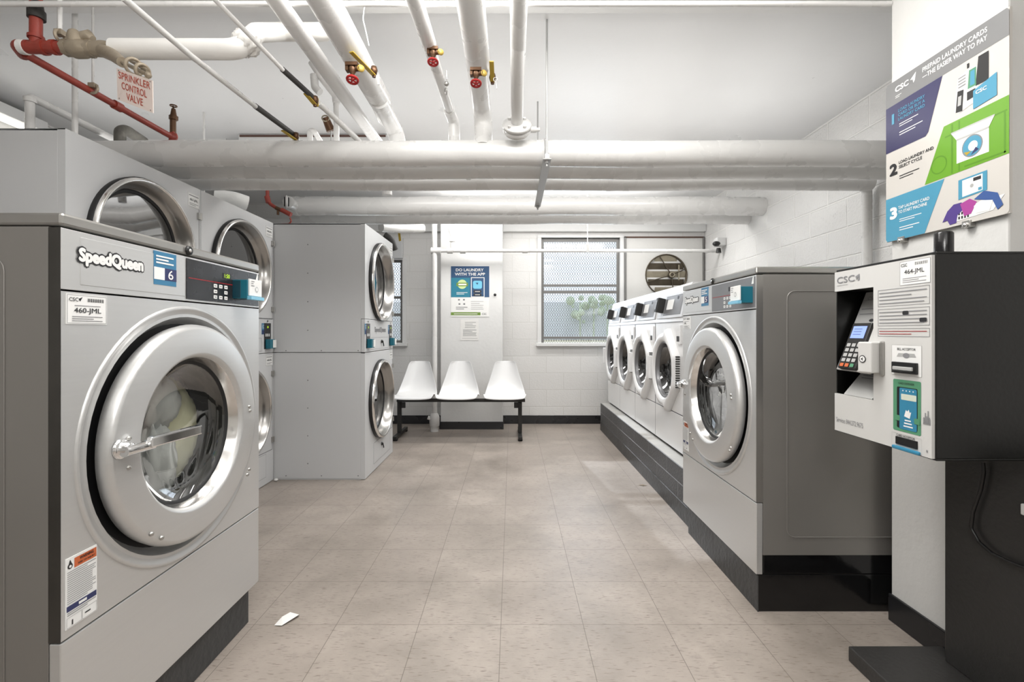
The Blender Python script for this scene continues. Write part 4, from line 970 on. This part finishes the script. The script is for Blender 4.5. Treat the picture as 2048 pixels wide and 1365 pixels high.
m.tube([at(245, 125, Z0-.10), at(292, 148, Z0-.2)], .007, BRONZE, 10); m.tube([at(262, 122, Z0-.12), at(296, 142, Z0-.2)], .006, BRONZE, 10)
m.torus(at(268, 134, Z0-.15), (1.0,-.5,-.3), .026, .006, BRONZE); m.torus(at(285, 143, Z0-.18), (1.0,-.4,-.3), .022, .006, BRONZE); m.ball(at(296, 150, Z0-.2), .012, BRONZE, n=8)
m.build('gate_valve', t, world=True)
m = MB().tube(fillet([at(228, 98, Z0), at(478, 99, Z0), at(512, 66, Z0+.12), at(560, 64, Z0+.27), at(664, 64, Z0+.27), (at(664, 64, Z0+.27).x, Z0+.27, HC-.005)], .05), .037, mat('lagging_white', (228,226,222), .5, bump=.25, bscale=12), 22)
lag = m.build('lagging', t, world=True)
lg = cloth(at(493, 86, Z0+.03), .043, mat('lagging_wrap', (224,222,218), .55, bump=.5, bscale=25), 21, (1.1, .95, 1.0), .35); lg.build('elbow_wrap', lag, world=True)
b1 = at(50, 108, Z0+.02); b2 = at(342, 273, 2.60)
MB().tube([b1, b2], .015, REDP, 16).build('branch_run', t, world=True)
q = b1.lerp(b2, .55); dd = (b2-b1).normalized(); MB().tube([q-dd*.02, q+dd*.02], .021, REDP, 14).build('coupling', t, world=True)
m = MB().tube([at(338, 272, 2.6), at(352, 276, 2.62)], .024, REDP, 14).torus(at(349, 272, 2.62), (1,0,0), .018, .006, REDP)
m.build('elbow', t, world=True)
m = MB().tube([at(346, 276, 2.62), at(346, 240, 2.62)], .015, BRASS, 14).tube([at(347, 240, 2.62), at(347, 232, 2.62)], .022, BRASS, 6).tube([at(347, 232, 2.62), at(347, 218, 2.62)], [.016, .010], BRASS, 12).tube([at(346, 212, 2.62), at(347, 218, 2.62)], .004, BRASS, 6)
m.torus(at(347, 212, 2.62), (0,0,1), .015, .004, BRASS); m.build('drain_valve', t, world=True)
for (px, y0, y1, zz) in ((120, 66, -60, Z0), (186, 172, 100, 2.12)):
    top = at(px, y0, zz); r_ = MB().cyl(top, (top.x, top.y, HC), .005 if px > 150 else .008, PIPE, 8)
    r_.torus(top+Vector((0,0,-.012)), (0,1,0) if px > 150 else (1,0,0), .02, .006, BRONZE); r_.obox(top, (.014,0,0), (0,.012,0), (0,0,.010), BRONZE)
    r_.build('hanger_rod', t, world=True)
# sprinkler sign
TL, TR, BL = at(222, 132, 1.66), at(293, 157, 1.60), at(235, 199, 1.67)
U = (TR-TL); wS = U.length; U.normalize(); V = (TL-BL); V = (V-U*V.dot(U)*.6); hS = V.length; V.normalize()
m = MB(); O = BL; sh = MB()
N = U.cross(V).normalized()
m.add([O, O+U*wS, O+U*wS+V*hS, O+V*hS, O-N*.002, O+U*wS-N*.002, O+U*wS+V*hS-N*.002, O+V*hS-N*.002], [(0,1,2,3), (7,6,5,4), (0,4,5,1), (1,5,6,2), (2,6,7,3), (3,7,4,0)], mat('enamel_sign', (244, 228, 220), .5, var=.06, vscale=20))
P = Plane(m, O, U, V); RT = mat('faded_red', (196, 92, 74), .6)
P.text('SPRINKLER', wS*.06, hS*.70, wS*.88, hS*.22, RT, .001, bold=.01); P.text('CONTROL', wS*.14, hS*.40, wS*.70, hS*.22, RT, .001, bold=.01); P.text('VALVE', wS*.27, hS*.10, wS*.46, hS*.22, RT, .001, bold=.01)
for (a_, b_) in ((.06,.94),(.94,.94),(.06,.06),(.94,.06)): P.disc(wS*a_, hS*b_, .002, INK, .001)
meta(m.build('valve_sign'), 'small pale sign with red lettering hanging from the sprinkler control valve', 'sign')
# left corner pipes
m = MB().tube(fillet([at(60, 300, 2.2), at(60, 197, 2.2), at(66, 197, 2.22), at(232, 281, 2.72)], .05), .018, PIPE, 14); m.tube([at(60,205,2.2), at(60,196,2.2)], .024, PIPE, 14)
meta(m.build('branch_pipe'), 'white pipe rising behind the nearest dryer and turning away at an elbow', 'pipe')
p = at(150, 110, 2.25); meta(MB().tube([(p.x, p.y, HC), (p.x, p.y, 1.886)], .012, PIPE, 12).build('vertical_pipe'), 'thin white vertical pipe standing above the nearest dryer, left of the sprinkler sign', 'pipe')
p = at(408, 232, 3.3); meta(MB().tube([(p.x, p.y, HC), (p.x, p.y, 2.05)], .007, PIPE, 8).build('hanger_rod'), 'thin white rod dropping from the ceiling between dryers and brown valve', 'rod')
m = MB().tube(fillet([at(240, 300, 2.62), at(240, 262, 2.62), at(252, 260, 2.64), at(288, 284, 2.75)], .03), .028, mat('old_iron', (112,110,104), .6, .4, bump=.6, bscale=40, var=.5, vscale=25), 14)
meta(m.build('iron_elbow'), 'old mottled iron pipe elbow standing above the first overhead pipe, far left', 'pipe')
# soffit and lamp far left
struct('trim_3', MB().box((XL, 3.75, 2.38), (-2.25, 4.0, HC), WHITE), recentre=False)
r = thing('tube_light', 'fluorescent tube light on the left wall at the far left edge under the ceiling', 'light', (-3.33, 2.8, 2.46))
MB().box((-3.399, 2.25, 2.49), (-3.26, 3.35, 2.56), WHITE).build('housing', r, world=True, bevel=.004)
MB().cyl((-3.31, 2.28, 2.468), (-3.31, 3.32, 2.468), .013, mat('tube_glow', (255,252,245), .4, emit=2), 10).build('tube', r, world=True)
# stuff behind/above dryers at the back left: ducts, red valve
m = MB().tube(fillet([at(430, 395, 3.3), at(470, 400, 3.35), at(494, 408, 3.40)], .12), .055, mat('duct_white', (224,224,222), .5, bump=.3, bscale=20), 20)
for (px, py, zz) in ((455, 398, 3.33), (480, 406, 3.37), (500, 420, 3.42)): pass
meta(m.build('vent_duct'), 'white wrapped vent duct rising over the middle dryer', 'duct')
t = thing('sprinkler_branch', 'small red pipe with a brass joint above the jutting dryer tower', 'pipe', at(545, 445, 3.9))
MB().tube(fillet([at(534, 293, 3.9), at(535, 398, 3.9), at(540, 408, 3.9), at(552, 416, 3.9)], .04), .014, REDP, 14).tube([at(534,393,3.9), at(537,406,3.9)], .021, REDP, 14).build('red_run', t, world=True)
MB().tube([at(552, 416, 3.9), at(563, 421, 3.9)], .016, BRASS, 12).tube([at(556,418,3.9), at(556,430,3.9)], .01, BRASS, 8).build('joint', t, world=True)
MB().tube([at(563, 420, 3.9), at(582, 430, 3.9)], .019, REDP, 14).tube(fillet([at(580,436,3.9), at(583,443,3.9), at(578,448,3.9), at(548,449,3.9)], .02), .006, REDP, 8).build('red_coupling', t, world=True)
m = MB().lathe([(.0001,-.02),(.04,-.02),(.045,0),(.04,.02),(.0001,.02)], at(573,404,4.15), (-1,-.5,0), DARKI, 20).lathe([(.046,-.01),(.06,0),(.046,.01)], at(573,404,4.15), (-1,-.5,0), PIPE, 20).tube([at(577,404,4.15), at(590,412,4.3)], .05, PIPE, 18)
meta(m.build('pipe_end'), 'dark round end fitting at the left end of the rear overhead pipe', 'fitting')
m = MB().tube(fillet([at(762, 455, 4.7), at(800, 458, 4.9), at(846, 457, 5.1)], .1), .045, PIPE, 16).tube(fillet([at(770,470,4.6), at(782,478,4.6), at(790,500,4.65)], .05), .03, DARKPIPE, 12)
meta(m.build('vent_duct'), 'white and dark duct bend behind the top of the dryer tower', 'duct')
meta(MB().obox(at(799, 473, 5.0), (.012,0,.004), (0,.003,0), (-.006,0,.05), YEL).build('valve_tag', bevel=.003), 'yellow tag hanging behind the top of the dryer tower', 'tag')

# ================================================================ BACK WALL PIPES, CAMERA
zp = 5.22; hp = H0+(VY-502)*zp/F
vx = (869-VX)*zp/F
t = thing('wall_pipe', 'white thin pipe across the back wall above the poster, joined to a floor riser', 'pipe', (vx, zp, 0))
MB().tube([(vx, zp, .0), (vx, zp, 2.28)], .029, PIPE, 18).build('riser', t, world=True)
m = MB().tube([(vx, zp, .0), (vx, zp, .055), (vx, zp, .06), (vx, zp, .16), (vx, zp, .20)], [.045, .045, .055, .055, .034], PIPE, 14).tube([(vx-.01, zp-.01, .13), (vx-.07, zp-.02, .155)], .022, PIPE, 10); m.build('cleanout', t, world=True)
MB().tube([(vx, zp, hp), (XR-.02, zp, hp)], .019, PIPE, 14).build('crossing_run', t, world=True)
MB().tube([(vx-.035, zp, hp), (vx+.07, zp, hp)], .038, PIPE, 14).build('fitting', t, world=True)
for px in (900, 926):
    x = (px-VX)*zp/F; MB().tube([(x-.03, zp, hp), (x+.03, zp, hp)], .032, PIPE, 14).build('fitting', t, world=True)
x = (905-VX)*zp/F; MB().tube(fillet([(x, zp, hp), (x, zp, hp+.16), (x-.03, zp, hp+.25)], .05), .024, PIPE, 12).tube([(x, zp, hp+.10), (x, zp, hp+.13)], .034, PIPE, 8).build('branch_elbow', t, world=True)
x = (1050-VX)*zp/F; MB().tube([(x-.03, zp, hp), (x+.03, zp, hp)], .028, PIPE, 10).cyl((x, zp, hp), (x, zp, hp+.05), .008, PIPE, 8).build('fitting', t, world=True)
x = (1175-VX)*zp/F
m = MB().cyl((x, zp, hp), (x, zp, HC), .006, PIPE, 8).box((x-.015, zp-.022, hp-.02), (x+.015, zp+.022, hp+.07), RODM); m.build('pipe_support', t, world=True, bevel=.003)
cxx = at(1424, 488, 5.14)
t = thing('security_camera', 'small white security camera on the right wall by the fan', 'camera', (XR, 5.1, 1.95))
MB().box((XR-.10, 5.06, cxx.z-.03), (XR-.001, 5.17, cxx.z+.055), WHITE).build('bracket', t, world=True, bevel=.008)
MB().ball((XR-.10, 5.08, cxx.z-.01), .035, BLKM, (1.2, 1, .8), n=14).build('dome', t, world=True)
MB().tube([(XR-.06, 5.12, cxx.z-.05), (XR-.06, 5.12, cxx.z-.10)], [.02, .028], BLKM, 10).build('lamp_cap', t, world=True)

# posters
pz = 5.329
def bx(px): return (px-VX)*5.33/F
def bz(py): return H0+(VY-py)*5.33/F
m = MB(); X0, X1, Y0, Y1 = bx(902), bx(978.5), bz(634), bz(533)
m.box((X0, pz-.003, Y0), (X1, pz, Y1), LABW); P = Plane(m, (0, pz-.003, 0), (1,0,0), (0,0,1)); PN = mat('poster_navy', (38, 74, 112), .4); PT = mat('poster_teal', (34, 118, 142), .4)
P.rect(X0, bz(595), X1, Y1, PN); P.rect(X0+.003, bz(595), bx(940), bz(556), PT, .0008); P.text('DO LAUNDRY', bx(912), bz(543), bx(967)-bx(912), .030, LABW, .0012, bold=.03); P.text('WITH THE APP', bx(910), bz(551.5), bx(970)-bx(910), .030, LABW, .0012, bold=.03)
P.disc(bx(924.5), bz(569), .052, mat('lime', (196, 214, 150), .5), .0014); P.rect(bx(913), bz(573), bx(936), bz(566), mat('olive', (110, 140, 60), .5), .0018); P.rect(bx(917), bz(571), bx(933), bz(568), LABW, .0022); P.lines(bx(913), bz(590), bx(935), bz(584), 2, LABW, .0012)
P.frame(bx(942), bz(595), bx(969), bz(555), .008, LABW, .0012); P.rrect(bx(946), bz(578), bx(964), bz(562), .02, mat('app_blue', (110, 186, 214), .4), .0014); P.poly([(bx(951), bz(566)), (bx(957), bz(566)), (bx(955), bz(570))], PN, .0018)
P.rrect(bx(947), bz(586), bx(963), bz(581), .008, INK, .0014); P.rrect(bx(947), bz(592.5), bx(963), bz(587.5), .008, INK, .0014); P.lines(bx(950), bz(585), bx(960), bz(582), 1, LABW, .0018); P.lines(bx(950), bz(591.5), bx(960), bz(588.5), 1, LABW, .0018)
for (px, py) in ((918, 600), (928, 600), (919, 608.5), (928.5, 608.5)): P.rect(bx(px-1.8), bz(py+1.5), bx(px+1.8), bz(py-1.5), INKG, .001)
P.lines(bx(912), bz(620), bx(935), bz(613), 2, INKG); P.lines(bx(942), bz(620), bx(967), bz(601), 5, INKG, th=.15)
P.rect(X0, bz(631), bx(961), bz(625), mat('olive', (110,140,60), .5), .001); P.lines(bx(908), bz(630), bx(955), bz(626.5), 1, LABW, .0014); P.text('CSC', bx(964), bz(630), .05, .020, INK, .001)
meta(m.build('poster'), 'blue and white laundry app poster on the back pilaster', 'poster')
m = MB().box((bx(921), pz-.002, bz(681)), (bx(957), pz, bz(640)), PAPER); P = Plane(m, (0, pz-.002, 0), (1,0,0), (0,0,1)); P.lines(bx(930), bz(657), bx(952), bz(643), 4, INKG, th=.2); P.lines(bx(926), bz(673), bx(953), bz(659), 5, INKG, th=.3); P.lines(bx(924), bz(678), bx(955), bz(676), 1, INKG, th=.2)
meta(m.build('paper_notice'), 'small white printed notice taped under the laundry app poster', 'notice')
meta(MB().lathe([(.0001, -.012), (.012, -.012), (.016, 0)], (bx(990), 5.329, bz(590)), (0,1,0), BLACK, 14).build('wall_plug'), 'small round black plug on the pilaster right of the poster', 'plug')

# ================================================================ SEATS
bn = thing('beam_seating', 'row of three white plastic shell seats on a black metal beam by the back wall', 'bench', (-.53, 4.95, 0))
xs = [(831-VX)*4.9/F, (916.5-VX)*4.9/F, (1010-VX)*4.9/F]
MB().box((-1.19, 4.91, .365), (.135, 4.96, .397), BLKM).build('beam', bn, world=True, bevel=.003)
for x in (-1.165, .083):
    m = MB().box((x-.02, 4.915, .045), (x+.02, 4.955, .366), BLKM); m.obox((x, 4.905, .30), (.010,0,0), (0,.008,0), (0,0,.06), BLKM)
    m.obox((x+(-.03 if x > 0 else .03), 4.935, .33), (.032,0,.0), (0,.006,0), (0,0,.03), BLKM)
    m.build('leg', bn, world=True, bevel=.004)
    m = MB().box((x-.02, 4.72, .018), (x+.02, 5.24, .048), BLKM).box((x-.022, 4.74, 0), (x+.022, 4.78, .02), RUBBER).box((x-.022, 5.19, 0), (x+.022, 5.23, .02), RUBBER)
    m.build('foot', bn, world=True, bevel=.004)
def shell(x):
    # section from front lip over the seat up the back: (depth, height, half width)
    sec = [(4.70, .415, .190), (4.70, .432, .205), (4.74, .440, .215), (4.82, .428, .218), (4.92, .418, .217), (5.00, .425, .214), (5.06, .450, .208), (5.10, .495, .196), (5.125, .55, .178), (5.145, .61, .158), (5.16, .67, .140), (5.175, .73, .122), (5.182, .757, .112), (5.185, .772, .095)]
    nu = 17; vs = []; m = MB()
    for i, (y, h, w) in enumerate(sec):
        for j in range(nu):
            u = -1+2*j/(nu-1); e_ = abs(u)**3; k = min(1, max(0, (i-2)/4)); up = .035*e_*(1-k) if i > 1 else .012*e_
            fwd = .05*e_*k+.012*e_; vs.append((x+u*w, y-fwd*(1 if i > 4 else 0), h+up))
    o = m; fs = [(i*nu+j, i*nu+j+1, (i+1)*nu+j+1, (i+1)*nu+j) for i in range(len(sec)-1) for j in range(nu-1)]
    m.add(vs, fs, SEATM, True); ob = m.build('seat_shell', bn, world=True)
    s_ = ob.modifiers.new('s', 'SOLIDIFY'); s_.thickness = .006; s_.offset = 0
    ss = ob.modifiers.new('ss', 'SUBSURF'); ss.levels = 1; ss.render_levels = 2
    MB().box((x-.08, 4.88, .396), (x+.08, 4.99, .412), BLKM).build('seat_mount', bn, world=True)
for x in xs: shell(x)

# litter
m = MB(); p = at(575, 1243, 1.79)
m.add([(p.x-.035, p.y-.03, .002), (p.x-.005, p.y-.035, .004), (p.x+.035, p.y+.02, .012), (p.x+.03, p.y+.035, .002), (p.x-.02, p.y+.0, .016), (p.x+.0, p.y+.022, .020)], [(0,1,4), (1,2,5,4), (0,4,5,3), (5,2,3), (0,3,2,1)], PAPER)
meta(m.build('paper_scrap'), 'crumpled white paper scrap on the floor near the left washer', 'litter')
p = Vector(((1285-VX)*3.37/F, 3.37, 0)); m = MB(); m.add([(p.x-.03, p.y+.01, .001), (p.x, p.y-.012, .004), (p.x+.035, p.y-.002, .001), (p.x+.005, p.y+.014, .005)], [(0,1,2,3), (3,2,1,0)], mat('dry_leaf', (128,116,98), .8))
meta(m.build('dry_leaf'), 'small dry leaf on the tiles in front of the block plinth', 'litter')
p = at(552, 962, 3.47); meta(MB().ball((-1.715, 3.465, .012), .013, PAPER, (1.2,1,.8), n=8).build('lint_ball'), 'small white lint ball on the floor at the foot of the dryers', 'litter')

# ================================================================ LIGHT
def area(name, loc, sx_, sy_, e_, rot=(0,0,0), col=(1,.985,.96)):
    l = bpy.data.lights.new(name, 'AREA'); l.shape = 'RECTANGLE'; l.size = sx_; l.size_y = sy_; l.energy = e_; l.color = col
    o = bpy.data.objects.new(name, l); COL.objects.link(o); o.location = loc; o.rotation_euler = rot; return o
area('ceiling_lamp_rear', (-.5, -1.2, 2.5), 3.2, 1.6, 26)
area('ceiling_fill_front', (-.3, .75, 2.0), 3.0, .7, 16, (PI, 0, 0))  # added fill aimed upward to brighten the front ceiling
area('ceiling_fill_bank', (-.5, 3.1, 2.16), 5.0, 1.0, 8.5, (PI, 0, 0))  # unseen fill added above the pipe bank to lift the ceiling
area('ceiling_fill_window', (.3, 4.95, 2.28), 2.6, .25, 8, (PI, 0, 0))  # added upward fill near the windows, not a fixture
area('ceiling_lamp_mid', (0, 1.55, 2.5), 1.6, .6, 38)
area('ceiling_lamp_bank', (.2, 3.55, 2.5), 2.6, .35, 21)
area('ceiling_lamp_window', (.4, 4.9, 2.40), 2.8, .3, 19)
area('daylight_right', ((W1[0]+W1[1])/2, ZB+.25, 1.6), 1.0, 1.2, 14, (PI/2, 0, PI), (.94,.97,1))
area('daylight_left', ((W2[0]+W2[1])/2, ZB+.25, 1.5), .9, 1.0, 6, (PI/2, 0, PI), (.94,.97,1))
def point_fill(name, loc, e_, r_=.12):
    l = bpy.data.lights.new(name, 'POINT'); l.energy = e_; l.shadow_soft_size = r_; l.color = (1, .985, .965)
    o = bpy.data.objects.new(name, l); COL.objects.link(o); o.location = loc
point_fill('fill_rear', (.2, -.2, 1.9), 22, .25)  # added point fill behind the camera, no lamp hangs here
wd = bpy.data.worlds.new('sky'); bpy.context.scene.world = wd; wd.use_nodes = True
bgn = wd.node_tree.nodes['Background']; bgn.inputs[0].default_value = (.92, .95, 1, 1); bgn.inputs[1].default_value = 1.1
sun = bpy.data.lights.new('sun', 'SUN'); sun.energy = 3; sun.angle = .01; so = bpy.data.objects.new('sun', sun); COL.objects.link(so); so.rotation_euler = (-1.02, 0, .12); so.location = (0, 12, 8)

# ================================================================ CAMERA
cd = bpy.data.cameras.new('camera'); cd.sensor_width = 36; cd.lens = F/2048*36; cd.shift_y = -(682.5-VY)/2048; cd.clip_start = .05
co = bpy.data.objects.new('camera', cd); COL.objects.link(co); co.location = (0, 0, H0); co.rotation_euler = (PI/2, 0, 0)
sc = bpy.context.scene; sc.camera = co
sc.view_settings.view_transform = 'Standard'; sc.view_settings.look = 'None'; sc.view_settings.gamma = 1; sc.view_settings.exposure = .66
try: sc.cycles.max_bounces = 10; sc.cycles.use_denoising = True
except Exception: pass
for o in list(bpy.data.objects):
    if o.type == 'EMPTY' and not o.children and not o.get('label'): bpy.data.objects.remove(o)
